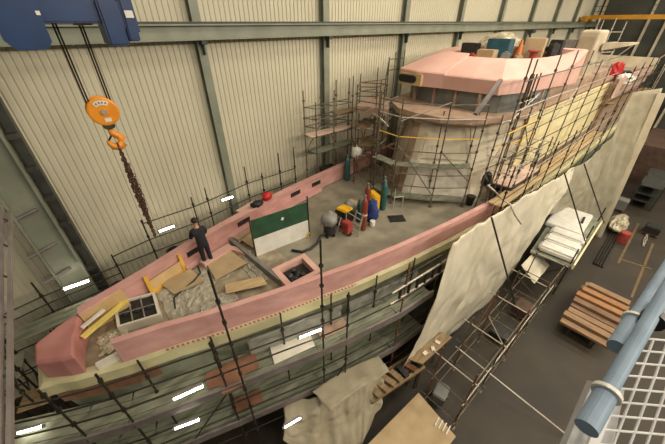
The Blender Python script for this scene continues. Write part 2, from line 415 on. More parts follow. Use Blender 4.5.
m = MB(); m.loft([ring_o([x for x in XS if x < -.3], .01, 4.75), ring_o([x for x in XS if x < -.3], .03, 5.3)]); m.build('bow_band', 'brown', yacht)
# deck
m = MB(); m.loft([ring_o(XS, -.12, 5.6), ring_o(XS, -.12, 5.72)]); m.build('deck', 'deck', yacht)
xf = [x for x in XS if x <= 4.2]
m = MB(); m.loft([ring_o(xf, -.16, 5.71), ring_o(xf, -.16, 5.73)]); m.build('foredeck', 'foredeck', yacht)
# bulwarks
xn = [x for x in XS if -1.2 <= x <= 14]
m = strip(xn, -.02, .14, 5.76, 6.5, near, 1); m.build('bulwark', 'pink', yacht)
m = strip(xn, -.03, .15, 6.5, 6.54, near, 1); m.build('bulwark_cap', 'pink', yacht)
xf2 = [x for x in XS if -1.7 <= x <= 16]
m = strip(xf2, -.14, .02, 5.76, 6.5, far, 1); m.build('bulwark', 'pink', yacht)
m = strip(xf2, -.24, .06, 6.5, 6.56, far, 1); m.build('bulwark_cap', 'pink', yacht)
m = strip([x for x in XS if 1.2 <= x <= 9], -.40, -.14, 5.76, 5.98, far, 1); m.build('inner_ledge', 'pink', yacht)
# masking tape stripe
m = strip([0,.6,1.2,1.9,2.6,3.4,4.2,5.2,6.2], .145, .15, 5.70, 5.78, lambda x: near(x)-.30, 1); 
m = MB(); rr = []
for x in [-.3,0,.6,1.2,1.9,2.6,3.4,4.2,5.2]:
    y = near(x)-.03; rr.append([(x, y-.105, 5.765), (x, y-.04, 5.765), (x, y-.04, 5.772), (x, y-.105, 5.772)])
m.loft(rr).build('masking_tape', 'tape', yacht)
# bow nose block
m = MB()
no = [(-2.68,YC-.28),(-2.2,YC-.6),(-1.95,YC-.70),(-1.9,YC-.1),(-1.72,YC+.6),(-1.72,YC+.82),(-2.2,YC+.63),(-2.68,YC+.3)]
m.loft([[(x, y, 5.76) for x, y in no], [(x, y, 6.36) for x, y in no], [(x+(.06 if x < -2 else -.02), YC+(y-YC)*.93, 6.46) for x, y in no]]); m.build('bow_block', 'nose', yacht, bevel=.03)
m = MB(); m.prism([(-1.70,YC+.62),(-1.70,YC+.86),(-.75,YC+1.15),(-.62,YC+.72)], 5.76, 6.5); m.build('bow_panel', 'tan', yacht)
m = MB(); m.beam((-1.8, YC+.05, 6.2), (-.65, YC+.72, 6.2), .13, .08); m.build('bow_rail', 'yellow_pale', yacht)
m = MB(); m.beam((-1.75, YC+.3, 6.3), (-1.2, YC+.62, 6.3), .1, .05); m.build('bow_strip', 'white', yacht)
m = MB(); m.box(-1.7, -1.0, near(-1.4)+.05, near(-1.4)+.12, 5.76, 6.0); m.build('bow_coaming', 'offwhite', yacht)
# far bulwark slots and yellow template
for x0, x1 in ((1.4, 2.0), (3.6, 4.2), (6.6, 7.2), (8.0, 8.6)):
    m = MB(); m.beam((x0, far(x0)-.145, 6.18), (x1, far(x1)-.145, 6.18), .03, .2); m.build('freeing_port', 'darkbox', yacht)
m = MB()
a, b = V((.0, far(0)-.3, 5.8)), V((1.15, far(1.15)-.3, 5.8)); up = V((0, .14, .66))
m.beam(a, b, .1, .1); m.beam(a, a+up, .1, .1); m.beam(b, b+up, .1, .1); m.build('yellow_frame', 'yellow_paint', yacht)
m = MB(); m.loft([[a+V((0,.02,0)), b+V((0,.02,0)), b+V((0,.06,.4)), a+V((0,.06,.4))], [a+V((0,.05,0)), b+V((0,.05,0)), b+V((0,.09,.4)), a+V((0,.09,.4))]]); m.build('yellow_panel', 'tan', yacht)
# hatch coaming (pink) near side
m = MB(); hc = [(3.3,5.98),(4.6,5.9),(4.7,7.05),(3.35,7.1)]
def ringbox(m, outer, inner, z0, z1):
    m.loft([[(x, y, z0) for x, y in outer], [(x, y, z1) for x, y in outer], [(x, y, z1) for x, y in inner], [(x, y, z0) for x, y in inner]], cap=False)
def inset(p, d):
    c = V((sum(q[0] for q in p)/len(p), sum(q[1] for q in p)/len(p)))
    return [tuple(c+(V(q)-c)*(1-d)) for q in p]
ringbox(m, hc, inset(hc, .3), 5.72, 6.02); ho = m.build('hatch_coaming', 'pink_top', yacht)
m = MB(); ic = inset(hc, .33); m.prism(ic, 5.73, 5.8)
for i in range(7):
    u, w = random.uniform(.15,.85), random.uniform(.15,.85)
    p = V(ic[0]).lerp(V(ic[1]), u).lerp(V(ic[3]).lerp(V(ic[2]), u), w); m.blob((p.x, p.y, 5.9), (.12,.1,.1), seed=i, nu=8, nv=5)
m.build('windlass', 'darkbox', ho)
# white-edged hatch near the bow
hw = [(-1.08,7.85),(-.05,7.55),(.05,8.6),(-1.0,8.92)]
m = MB(); ringbox(m, hw, inset(hw, .12), 5.72, 6.0); ho = m.build('hatch_frame', 'offwhite', yacht)
m = MB(); m.prism(inset(hw, .125), 5.75, 5.93); m.build('hatch_well', 'darkbox', ho)
iw = inset(hw, .15)
m = MB()
for f in (.33, .66):
    m.beam(tuple(V(iw[0]).lerp(V(iw[1]), f))+(5.97,), tuple(V(iw[3]).lerp(V(iw[2]), f))+(5.97,), .035, .03)
m.beam(tuple(V(iw[0]).lerp(V(iw[3]), .5))+(5.97,), tuple(V(iw[1]).lerp(V(iw[2]), .5))+(5.97,), .035, .03)
m.build('hatch_bar', 'grey', ho)
for f in (.17, .5, .83):
    m = MB(); c = V(iw[0]).lerp(V(iw[1]), f).lerp(V(iw[3]).lerp(V(iw[2]), f), .5); m.lathe((c.x, c.y, 5.93), [(.1,0),(.11,.03),(.06,.05),(0,.05)], n=12); m.build('fan', 'darkbox', ho)
# breakwater and inner coamings on the foredeck
m = MB(); m.beam((3.05, 9.75, 5.86), (3.35, 6.5, 5.86), .14, .28); m.build('breakwater', 'grey', yacht)
m = MB(); m.beam((1.7, far(1.7)-.65, 5.85), (2.9, far(2.9)-.72, 5.85), .35, .22); m.beam((2.85, far(2.85)-.75, 5.82), (3.25, far(3.2)-1.6, 5.82), .2, .2); m.build('inner_coaming', 'pink_top', yacht)
m = MB(); m.beam((3.2, far(3.2)-.55, 5.9), (4.3, far(4.3)-.5, 5.9), .3, .2); m.build('fairlead_box', 'pink_dark', yacht)

# deckhouse
def outline(front, yh, xa):
    near_ = [(x, YC-d) for x, d in front]+[(xa, YC-yh)]
    return near_+[(x, 2*YC-y) for x, y in reversed(near_)]
FB = [(11.15,.0),(11.25,.3),(13.1,2.55),(14.2,2.85),(15.5,2.95)]
FT = [(11.95,.0),(12.0,.35),(13.3,1.55),(14.6,2.6),(16.0,2.95)]
m = MB(); m.loft([[(x, y, 5.7) for x, y in outline(FB, 3.0, 36)], [(x, y, 9.3) for x, y in outline(FT, 3.0, 36)]]); m.build('deckhouse', 'panel', yacht)
# panel seams / cladding panels of the deckhouse front, each a proud sheet
def fpan(i, f0, f1, z0, z1, mt, nm, sg=-1, proud=.03):
    a, b = V(FB[i]), V(FB[i+1]); c, d = V(FT[i]), V(FT[i+1])
    pts = []
    for (f, z) in ((f0, z0), (f1, z0), (f1, z1), (f0, z1)):
        w = (z-5.7)/3.6; p = a.lerp(b, f).lerp(c.lerp(d, f), w); pts.append(V((p.x, YC+sg*p.y, z)))
    n = (pts[1]-pts[0]).cross(pts[3]-pts[0]).normalized()
    if n.x > 0: n = -n
    MB().loft([[p-n*.02 for p in pts], [p+n*proud for p in pts]]).build(nm, mt, yacht)
for sg in (-1, 1):
    for i in range(4): fpan(i, .04, .96, 7.72, 9.2, 'panel' if sg < 0 else 'pink_dark', 'front_panel', sg); fpan(i, .04, .96, 5.95, 7.6, ('offwhite' if i < 2 else 'panel') if sg < 0 else 'pink_dark', 'front_panel', sg)
for i, x in enumerate((15.7, 17.6, 19.5, 21.4, 23.4, 25.5, 27.7)):
    m = MB(); m.box(x, x+(1.85 if i < 4 else 2.05), YC-3.1, YC-2.98, 6.3, 9.45); m.build('side_panel', 'cream_side', yacht)
m = MB(); m.box(15.6, 30, YC-3.05, YC-2.98, 5.75, 6.3); m.build('side_skirt', 'pink_dark', yacht)
# bridge deck ledge
FL = [(11.55,.0),(11.7,1.1),(12.4,2.05),(13.6,2.75),(15.0,3.05),(16.2,3.05),(16.4,2.85)]
m = MB(); m.loft([[(x, y, 9.42) for x, y in outline(FL, 2.9, 32)], [(x-.1, y, 9.5) for x, y in outline(FL, 2.93, 32)], [(x-.1, y, 9.72) for x, y in outline(FL, 2.93, 32)]]); m.build('bridge_deck', 'pink_dark', yacht)
m = MB(); m.prism([(11.4,YC+1.5),(13.5,YC+3.2),(13.2,YC+4.2),(10.7,YC+3.0)], 9.3, 9.62); m.build('bridge_wing', 'pink_dark', yacht)
# window band
FW = [(13.55,.0),(13.65,1.5),(14.0,2.3),(15,2.7),(16.5,2.85)]
m = MB(); m.loft([[(x, y, 9.7) for x, y in outline(FW, 2.85, 18)], [(x, y, 10.6) for x, y in outline(FW, 2.85, 18)]]); wb = m.build('window_band', 'window_band', yacht)
for y in (-1.6, -.5, .6, 1.7): MB().box(13.5, 13.62, YC+y-.05, YC+y+.05, 9.7, 10.6).build('mullion', 'pink_dark', wb)
for x in (15.2, 17): MB().box(x-.06, x+.06, YC-2.9, YC-2.8, 9.7, 10.6).build('mullion', 'pink_dark', wb)
m = MB(); m.box(18.02, 29.7, YC-2.8, YC+2.8, 9.72, 10.3); m.build('aft_coaming', 'pink_dark', yacht)
# roof hood
RO = [(13.15,.0),(13.3,1.2),(13.5,2.3),(15,2.8),(18,3.05),(20,3.05),(21.6,2.9)]
def zr(x): return interp([(12,11.08),(14.5,11.08),(18,11.08),(20,11.4),(21.6,11.78)], x)
def zfar(x): return interp([(12,11.02),(14.5,11.25),(18,11.75),(25,11.85)], x)
outer = [(x, YC-d, zr(x)) for x, d in RO]+[(x-(.5 if x < 14 and d > 1 else 0), YC+d, zfar(x)) for x, d in reversed(RO)]
RI = [(14.8,.0),(14.95,.8),(15.4,1.5),(17,1.95),(18.5,2.1),(20,2.3),(21.3,2.55)]
def zi(x): return interp([(14,11.72),(16,11.62),(18,11.55),(20,11.6),(22,11.85),(25,11.9)], x)
inner = [(x, YC-d, zi(x)) for x, d in RI]+[(x, YC+d, zi(x)+.12) for x, d in reversed(RI)]
m = MB(); low = [(x+.05, y, 10.5 if x < 17 else lerp(10.5, 10.2, min(1, (x-17)/5))) for x, y, z in outer]
mid = [V(a).lerp(V(b), .5)+V((0, 0, .05)) for a, b in zip(outer, inner)]
well = [(x, y, 11.0) for x, y, z in inner]
m.loft([low, [(x-.04, y, z-.05) for x, y, z in outer], outer, mid, inner, [(x+.12 if x < 21 else x, YC+(y-YC)*.95, z) for x, y, z in inner], well]); m.build('roof', 'pink_top', yacht)
m = MB(); m.box(12.74, 12.9, YC+.9, YC+2.1, 10.52, 11.0); m.build('vent_surround', 'tan', yacht)
m = MB()
pp = []
for i in range(20):
    a = 2*PI*i/20; cx = .32*(1 if math.cos(a) > 0 else -1); pp.append((YC+1.65+cx+.17*math.cos(a), 10.78+.16*math.sin(a)))
m.loft([[(12.76, y, z) for y, z in pp], [(12.68, y, z) for y, z in pp]]); m.build('roof_vent', 'black', yacht)
m = MB(); m.lathe((13.5, YC-2.25, 10.98), [(.0,-.05),(.07,-.05),(.07,.05),(0,.05)], n=10, axis='x'); m.build('roof_bracket', 'darkbox', yacht)
# radar arch
m = MB(); ar = [(24.3,5.3),(25.7,5.15),(25.9,6.15),(24.5,6.3)]
m.loft([[(x, y, 9.9) for x, y in ar], [(x, y, 12.25) for x, y in ar], [(x+.05*(1 if x < 25.5 else -1), y, 12.6) for x, y in ar]]); m.build('radar_arch', 'arch', yacht, bevel=.12)
m = MB(); ar2 = [(24.4,6.3),(25.6,6.2),(25.7,6.8),(24.5,6.9)]; m.prism(ar2, 10.2, 12.1); m.build('arch_recess', 'grey', yacht)
m = MB(); m.loft([[(25.0,5.1,11.6),(26.4,5.0,11.55),(26.4,5.0,11.95),(25.0,5.1,11.95)], [(25.4,4.0,11.85),(26.3,4.0,11.85),(26.3,4.0,12.02),(25.4,4.0,12.02)], [(25.8,3.7,11.95),(26.1,3.7,11.95),(26.1,3.7,12.02),(25.8,3.7,12.02)]]); m.build('arch_wing', 'arch', yacht)
# aft decks
m = MB(); m.prism([(29.7,3.9),(42,4.0),(42,11.6),(29.7,11.7)], 9.1, 9.4); m.build('aft_deck', 'pink_dark', yacht)
m = MB(); m.box(29.7, 42, 4.4, 11.2, 5.6, 9.1); m.build('aft_house', 'pink_dark', yacht)
m = MB(); m.box(28, 42, 10.9, 11.1, 9.4, 10.3); m.box(41.8, 42, 4, 11, 9.4, 10.3); m.build('aft_bulwark', 'panel', yacht)
for i in range(6): MB().obox((29.5+i*1.9, 4.1, 9.25), (1.6,.14,1.3), bev=.03).build('aft_panel', 'wrap', yacht)

# clutter on the sundeck (all separate things on the roof well)
def item(name, label, cat, mt, fn, group=None, smooth=False):
    m = MB(); fn(m); return tag(m.build(name, mt, smooth=smooth), label, cat, group)
WZ = 11.0
item('film_dome', 'crumpled clear film bundle over frame at the front of the sundeck', 'film', 'foil', lambda m: m.blob((19.6, 8.6, 11.9), (1.1,1.0,.62), amp=.12, seed=3, nu=22, nv=12))
item('crate', 'teal crate standing before the film covered bundle on sundeck', 'crate', 'teal', lambda m: m.obox((17.6, 7.7, 11.65), (.6,1.1,1.3), bev=.03))
item('crate', 'black crate on sundeck between the roof rim and teal crate', 'crate', 'darkbox', lambda m: m.obox((17.0, 8.9, 11.55), (.5,.8,1.1), bev=.03))
item('cardboard_box', 'brown cardboard box at the front rim of the sundeck', 'box', 'card', lambda m: m.obox((16.2, 7.6, 11.45), (.5,.8,.9), bev=.02))
item('tool_bag', 'dark red bag by the front rim of the sundeck', 'bag', 'dull_red', lambda m: m.blob((15.7, 8.6, 11.3), (.3,.35,.38), seed=4, nu=10, nv=7))
item('paint_tin', 'white paint tin at the far front corner of the sundeck', 'tin', 'white', lambda m: m.lathe((15.9, 9.05, WZ), [(.16,0),(.17,.02),(.17,.62),(.15,.64),(0,.64)], n=14))
item('traffic_cone', 'orange cone standing on sundeck right of the teal crate', 'cone', 'copper', lambda m: m.lathe((18.3, 7.0, WZ+.3), [(.3,-.3),(.3,0),(.3,.05),(.2,.06),(.05,.95),(0,.96)], n=14))
item('cardboard_box', 'large brown cardboard box in the middle of the sundeck', 'box', 'card', lambda m: m.obox((19.6, 6.8, 11.65), (.8,.9,1.3), rot=(0,0,.2), bev=.02))
item('machine_tool', 'dark machine with raised arm at the aft end of the sundeck', 'machine', 'darkbox', lambda m: (m.obox((20.8, 7.6, 11.5), (1.0,.6,1.0), bev=.05), m.tube((20.8,7.6,11.95),(21.2,7.8,12.6),.06), m.obox((21.3,7.8,12.55),(.5,.3,.2), bev=.04)))
item('cable_coil', 'black cable coil hung on the sundeck rim', 'cable', 'black', lambda m: [m.torus((20.6, 6.6, 11.75+.05*i), .35, .05, n=14) for i in range(3)])
item('grinder_case', 'flat dark tool case on the aft sundeck', 'case', 'darkbox', lambda m: m.obox((21.2, 6.3, 11.6), (.5,.6,1.2), bev=.04))
item('plank', 'pale plank leaning across the aft sundeck', 'plank', 'ply', lambda m: m.beam((19.9, 8.2, 11.05), (21.4, 7.2, 12.1), .25, .05))
item('cable_drum', 'dark red cable drum lying in the sundeck well beside the cardboard box', 'drum', 'dull_red', lambda m: m.lathe((18.9, 6.5, 11.02), [(.3,0),(.3,.06),(.16,.08),(.16,.7),(.3,.72),(.3,.78),(0,.78)], n=16))
item('tool_chest', 'low blue tool chest in front of the film bundle on sundeck', 'chest', 'blue', lambda m: m.obox((18.6, 7.9, 11.6), (.5,.7,1.2), bev=.03))
for i, (x, y, z, lx, ly, lz, mt, nm, lb) in enumerate((
    (15.55, 8.0, 11.45, .35,.4,.5,'dull_red','tool_tin','small dark red tin at the front rim of the sundeck beside the cardboard box'),
    (16.6, 6.9, 11.5, .4,.35,.55,'grey','tool_tin','small grey tin on the near side of the sundeck front'),
    (17.1, 6.5, 11.45, .5,.3,.45,'card','carton','flat brown carton at the near sundeck rim before the cone'),
    (20.2, 6.1, 11.6, .4,.4,.9,'darkbox','tool_tin','small black upright case on sundeck right of the large cardboard box'),
    (20.4, 7.9, 11.7, .7,.4,.5,'tube_light','drill_press','pale metal machine block behind the cardboard box on sundeck'),
    (21.2, 7.0, 11.75, .4,.4,.3,'white','carton','little white carton at the aft sundeck beside the dark case'))):
    item(nm, lb, nm.replace('_', ' '), mt, lambda m: (m.obox((x,y,z), (lx,ly,lz), rot=(0,0,.3*i), bev=.03), m.obox((x,y,z+lz/2+.03), (lx*.5,ly*.4,.08), rot=(0,0,.3*i), bev=.02)))
item('red_jacket', 'red and black bundle on the deck behind the radar arch', 'bundle', 'red', lambda m: m.blob((31.5, 5.0, 10.0), (.45,.4,.6), seed=9, nu=12, nv=8))
item('tool_case', 'black tool case next to the red bundle on aft deck', 'case', 'black', lambda m: m.obox((32.2, 4.5, 9.7), (1.1,.6,.6), rot=(0,0,.3), bev=.06))
item('white_bag', 'crumpled white bulk bag on the aft deck', 'bag', 'white', lambda m: m.blob((31.0, 4.2, 9.6), (.8,.5,.35), amp=.25, seed=5, nu=18, nv=9, freq=3))

# ------------------------------------------------------------------ scaffold helpers
class Scaf:
    def __init__(s, label, loc, name='scaffold'): s.t = thing(name, label, 'scaffold', loc, None)
    def std(s, x, y, z0, z1, lifts=(), mt='tube', lean=(0,0)):
        m = MB(); m.tube((x, y, z0), (x+lean[0], y+lean[1], z1), .027)
        z = z0+.5
        for z in lifts:
            if z0 < z < z1:
                f = (z-z0)/(z1-z0); m.obox((x+lean[0]*f, y+lean[1]*f, z), (.085,.085,.09))
        m.build('standard', mt, s.t); return s
    def led(s, p, q, mt='tube', r=.023): MB().tube(p, q, r, 7).build('ledger', mt, s.t); return s
    def brace(s, p, q, mt='tube', r=.023): MB().tube(p, q, r, 7).build('brace', mt, s.t); return s
    def board(s, p, q, w, mt='board', th=.045, n=3):
        p, q = V(p), V(q); d = (q-p); sd = V((-d.y, d.x, 0)).normalized(); m = MB()
        for i in range(n):
            o = sd*(w/n)*(i-(n-1)/2); m.beam(p+o, q+o, w/n-.02, th)
        m.build('scaffold_board', mt, s.t); return s
    def base(s, x, y, z=0): MB().box(x-.08, x+.08, y-.08, y+.08, z, z+.02).build('base_plate', 'tube', s.t); return s

def lamp(p, q, label, r=.038):
    t = thing('fluorescent_lamp', label, 'lamp', tuple((V(p)+V(q))/2), 'site fluorescent lamps')
    MB().tube(p, q, r, 10).build('lamp_tube', 'tubelamp', t)
    m = MB(); p, q = V(p), V(q); d = (q-p).normalized()
    MB().tube(p-d*.06, p, r*1.1, 10).build('end_cap', 'grey', t); MB().tube(q, q+d*.06, r*1.1, 10).build('end_cap', 'grey', t)
    m = MB(); m.beam(p+V((0,.02,r+.03)), q+V((0,.02,r+.03)), .06, .04); m.build('batten', 'grey', t)

# 1 wall-side bow scaffold
s = Scaf('long low scaffold with guard rails between the pink far bulwark and the clad wall', (2, 12, 0))
WP = [(-4.6,11.3,6.3),(-2.85,11.6,6.0),(-.64,11.7,5.9),(.66,11.7,6.85),(2.55,11.7,7.15),(3.18,11.8,7.3),(5.2,12.2,7.55),(6.0,12.2,7.0),(7.0,12.2,7.75),(7.9,12.2,7.8)]
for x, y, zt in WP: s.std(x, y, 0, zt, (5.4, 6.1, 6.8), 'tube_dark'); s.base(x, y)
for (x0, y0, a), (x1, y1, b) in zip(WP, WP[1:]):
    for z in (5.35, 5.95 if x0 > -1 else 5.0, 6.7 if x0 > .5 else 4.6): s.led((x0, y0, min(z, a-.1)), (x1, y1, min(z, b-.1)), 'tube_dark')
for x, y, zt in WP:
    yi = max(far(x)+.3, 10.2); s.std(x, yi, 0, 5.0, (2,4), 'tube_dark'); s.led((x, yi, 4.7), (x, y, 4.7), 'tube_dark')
for a, b in zip(WP, WP[1:]): s.board((a[0], 10.9 if a[0] < 3 else 11.4, 4.78), (b[0], 10.9 if b[0] < 3 else 11.4, 4.78), .7, 'board_grey')
# lower bow-end bays to the left
s2 = Scaf('dark scaffold bay beyond the bow under the deep column', (-4, 9, 0))
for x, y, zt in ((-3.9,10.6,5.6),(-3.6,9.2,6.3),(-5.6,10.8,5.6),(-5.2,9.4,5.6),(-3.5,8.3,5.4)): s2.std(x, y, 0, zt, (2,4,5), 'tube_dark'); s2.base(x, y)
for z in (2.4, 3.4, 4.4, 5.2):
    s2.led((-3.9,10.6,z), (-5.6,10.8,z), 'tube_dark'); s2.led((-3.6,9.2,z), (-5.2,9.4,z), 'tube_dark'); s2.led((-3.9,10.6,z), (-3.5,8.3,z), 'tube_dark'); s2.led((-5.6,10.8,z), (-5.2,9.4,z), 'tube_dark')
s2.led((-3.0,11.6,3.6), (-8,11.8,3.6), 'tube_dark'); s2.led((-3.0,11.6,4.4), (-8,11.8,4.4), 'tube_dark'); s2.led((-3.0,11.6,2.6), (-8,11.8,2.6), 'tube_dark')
s2.board((-3.7,9.9,4.5), (-5.5,10.1,4.5), 1.0, 'board_grey')
def hang(label, x0, x1, off, z0, z1, seed):
    def fn(u, w):
        x = lerp(x0, x1, u); nz = noise.noise(V((u*8, w*3, seed)))
        return V((x, near(x)-off+.07*nz, lerp(z0, z1, w)+.08*nz*w))
    tag(MB().grid(fn, 40, 14).build('plastic_film', 'clear', smooth=True, solid=.006), label, 'plastic film')
hang('clear film hung along the grey hull beside the tall near pole', 1.6, 4.6, .24, 5.25, 4.5, 31)
hang('clear film hung along the grey hull behind the lattice ladder', 4.9, 8.0, .24, 5.25, 4.5, 32)
# 2 tall tower by the wall
s = Scaf('tall slender scaffold tower with pale board platforms against the clad wall', (10, 12, 0))
TP = [(8.66,12.2,10.35),(9.7,12.2,10.5),(10.7,12.2,10.6),(11.6,12.2,10.6)]
TI = [(8.9,11.6,9.9),(10.0,11.55,10.3),(11.2,11.5,10.8)]
for x, y, zt in TP+TI: s.std(x, y, 0, zt, (6.4,7.4,8.3,9.1,9.9), 'tube'); s.base(x, y)
for z in (7.4, 8.25, 8.7, 9.1, 9.6):
    for a, b in zip(TP, TP[1:]): s.led((a[0],a[1],z), (b[0],b[1],z), 'tube')
    for a, b in zip(TI, TI[1:]): s.led((a[0],a[1],z), (b[0],b[1],z), 'tube')
    for a, b in zip(TP, TI): s.led((a[0],a[1],z), (b[0],b[1],z), 'tube')
s.board((8.6,11.9,8.32), (11.3,11.85,8.32), .65, 'board_pink'); s.board((10.2,11.8,9.18), (12.2,11.6,9.18), .6, 'board'); s.board((8.8,11.9,7.45), (11.6,11.85,7.45), .6, 'board_grey')
for a, b in (((8.66,12.2,7.4),(9.7,12.2,8.7)), ((9.7,12.2,9.1),(10.7,12.2,7.4))): s.brace(a, b)
# 3 wheelhouse front scaffold
s = Scaf('scaffold standing on the deck across the pale deckhouse front', (11.4, 6.5, 5.72))
WF = [(10.35,8.9),(10.3,7.7),(11.42,6.25),(12.6,5.3)]
for i, (x, y) in enumerate(WF): s.std(x, y, 5.72, (10.6,10.5,10.4,10.4)[i], (6.7,7.6,8.4,9.3), 'tube'); s.base(x, y, 5.72)
for i, (x, y) in enumerate(WF): s.std(x+.55, y+.55, 5.72, (10.9,9.9,9.9,10.2)[i], (6.7,7.6,8.4), 'tube'); s.led((x, y, 7.6), (x+.55, y+.55, 7.6), 'tube_light'); s.led((x, y, 6.0), (x+.55, y+.55, 6.0), 'tube')
for a, b in zip(WF, WF[1:]):
    for z, mt in ((6.05,'tube'),(6.7,'tube'),(7.3,'tube'),(8.35,'tube'),(8.95,'yellow_paint'),(9.75,'tube_light'),(10.3,'tube')): s.led((*a, z), (*b, z), mt)
    s.board((a[0]+.25, a[1]+.25, 7.6), (b[0]+.25, b[1]+.25, 7.6), .5, 'board_grey'); s.board((a[0]+.25, a[1]+.25, 6.02), (b[0]+.25, b[1]+.25, 6.02), .5, 'board_grey')
s.brace((*WF[1], 8.6), (*WF[2], 6.3), 'tube'); s.brace((*WF[2], 8.4), (*WF[3], 7.0), 'tube'); s.brace((*WF[1], 9.6), (*WF[2], 10.4), 'tube_light')
s = Scaf('crowded bright scaffold at the near corner of the deckhouse above the pink platform', (13.6, 4.6, 5.72))
NS = [(12.75,4.75),(13.9,4.65),(15.0,4.55),(16.4,4.5)]
for x, y in NS:
    s.std(x, y, 5.74, 10.0, (6.9,7.8,8.6,9.3), 'tube'); s.base(x, y, 5.74); s.std(x+.15, y-.75, 5.74, 8.6, (6.9,7.6,8.2), 'tube'); s.base(x+.15, y-.75, 5.74)
for z in (7.75, 8.35): 
    for x, y in NS: s.led((x-.05, y+.15, z), (x+.2, y-.9, z), 'tube_light')
for a, b in zip(NS, NS[1:]):
    for z, mt in ((7.8,'tube'),(8.6,'yellow_paint'),(9.2,'tube'),(9.7,'tube_light')): s.led((*a, z), (*b, z), mt)
    for z, mt in ((7.9,'tube_light'),(8.4,'tube')): s.led((a[0]+.15, a[1]-.75, z), (b[0]+.15, b[1]-.75, z), mt)
s.brace((12.75,4.75,7.8), (13.9,4.65,9.2), 'tube_light'); s.brace((13.9,3.9,7.3), (15.15,3.8,8.4), 'tube_light'); s.brace((15.0,4.55,9.2), (16.4,4.5,7.8), 'tube')
# 4 far shoulder scaffold
s = Scaf('tangled scaffold with inclined poles at the far shoulder of the deckhouse', (11.5, 10.5, 5.72))
FS = [(10.6,10.6,10.6),(11.5,11.3,10.9),(12.6,11.2,11.1),(11.2,9.9,10.4),(12.2,10.3,10.9),(13.4,11.2,11.5),(14.6,11.2,11.8)]
for x, y, zt in FS: s.std(x, y, 5.72, zt, (6.9,7.7,8.6,9.5,10.2), 'tube'); s.base(x, y, 5.72)
for z in (6.9, 7.7, 8.6, 9.5, 10.1, 10.5):
    for i, j in ((0,1),(1,2),(3,4),(0,3),(1,4),(2,5)): s.led((FS[i][0],FS[i][1],z), (FS[j][0],FS[j][1],z), random.choice(('tube','tube_light','tube_rust')))
s.board((10.7,10.4,8.65), (12.3,11.2,8.65), .7, 'board'); s.board((10.9,10.2,7.75), (12.2,10.9,7.75), .7, 'board')
for a, b, mt in (((10.2,10.2,5.8),(11.3,10.6,8.4),'tube_rust'), ((10.5,9.8,5.8),(10.6,10.9,8.3),'tube_rust'), ((10.9,9.6,6.0),(11.4,11.0,8.4),'tube_rust'), ((11.0,9.7,8.0),(10.8,8.6,9.6),'tube_light'), ((10.7,10.4,9.3),(11.6,9.0,10.2),'tube_light')): s.brace(a, b, mt)
for x, y, zt in ((10.9,9.2,10.2),(11.9,9.6,10.6),(12.9,10.4,11.2),(14.0,11.3,11.7)): s.std(x, y, 5.72, zt, (6.9,7.7,8.6,9.5), 'tube')
for z, mt in ((7.2,'tube'),(8.1,'tube_light'),(9.0,'tube'),(9.9,'tube_light')):
    s.led((10.9,9.2,z), (11.9,9.6,z), mt); s.led((11.9,9.6,z), (12.9,10.4,z), mt); s.led((10.6,10.6,z), (10.9,9.2,z), 'tube')
for a, b in zip(FS[4:], FS[5:]):
    for z in (10.9, 11.4): s.led((a[0],a[1],min(z,a[2]-.1)), (b[0],b[1],min(z,b[2]-.1)), 'tube_dark')
m = MB(); m.path([(11.0,8.9,9.0),(10.8,9.3,9.35),(10.9,9.8,9.4),(11.1,10.2,9.15)], .04); m.build('hose', 'tube_light', s.t)

# 5 near bow scaffold along the hull
s = Scaf('long scaffold run along the near side of the bow hull', (2, 5, 0))
def ny(x, off): return near(x)-off
OUT = [(-4.3,7.25,6.4),(-2.5,6.35,6.7),(-1.55,5.95,6.75),(.62,5.25,6.6),(1.0,4.95,8.9),(3.4,4.4,8.8),(4.2,4.2,6.65),(6.35,3.75,6.8),(8.1,3.6,6.0)]
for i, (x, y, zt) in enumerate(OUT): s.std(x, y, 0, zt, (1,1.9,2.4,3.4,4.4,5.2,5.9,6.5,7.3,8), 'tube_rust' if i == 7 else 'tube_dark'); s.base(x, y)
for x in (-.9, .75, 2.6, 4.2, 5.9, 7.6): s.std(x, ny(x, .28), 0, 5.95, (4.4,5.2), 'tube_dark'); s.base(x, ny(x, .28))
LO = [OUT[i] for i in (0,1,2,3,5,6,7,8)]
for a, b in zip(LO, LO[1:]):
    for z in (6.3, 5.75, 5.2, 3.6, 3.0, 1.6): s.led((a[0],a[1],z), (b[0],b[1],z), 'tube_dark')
for a, b in zip(LO, LO[1:]):
    MB().beam((a[0],a[1]-.02,4.42), (b[0],b[1]-.02,4.42), .06, .3).build('truss_beam', 'beam_lilac', s.t)
    MB().beam((a[0],a[1]-.02,2.42), (b[0],b[1]-.02,2.42), .06, .3).build('truss_beam', 'beam_lilac', s.t)
bm_ = ['board_grey','board_grey','board','board','board_grey','board_grey','board_grey']
for i, (a, b) in enumerate(zip(LO, LO[1:])):
    s.board((a[0], a[1]+.5, 4.4), (b[0], b[1]+.5, 4.4), .95, 'board_grey', n=4)
    s.board((a[0], a[1]+.55, 2.4), (b[0], b[1]+.55, 2.4), 1.1, 'board_grey', n=4)
s.board((.55, 5.6, 4.46), (1.2, 5.45, 4.46), .9, 'brown', n=1)
s.board((-3.75,8.5,4.47), (-3.1,8.3,4.47), .6, 'board', n=2)
s.brace((-1.55,5.95,1.2), (.62,5.25,4.3), 'tube_dark'); s.brace((3.4,4.4,1.6), (4.2,4.2,3.2), 'tube_dark'); s.brace((-4.3,7.25,2), (-2.5,6.35,4.3), 'tube_dark')
for x, y, zt in LO: s.led((x, y, 4.3), (x, y+1.1 if x < 6 else y+.5, 4.3), 'tube_dark'); s.led((x, y, 2.3), (x, y+1.2, 2.3), 'tube_dark')
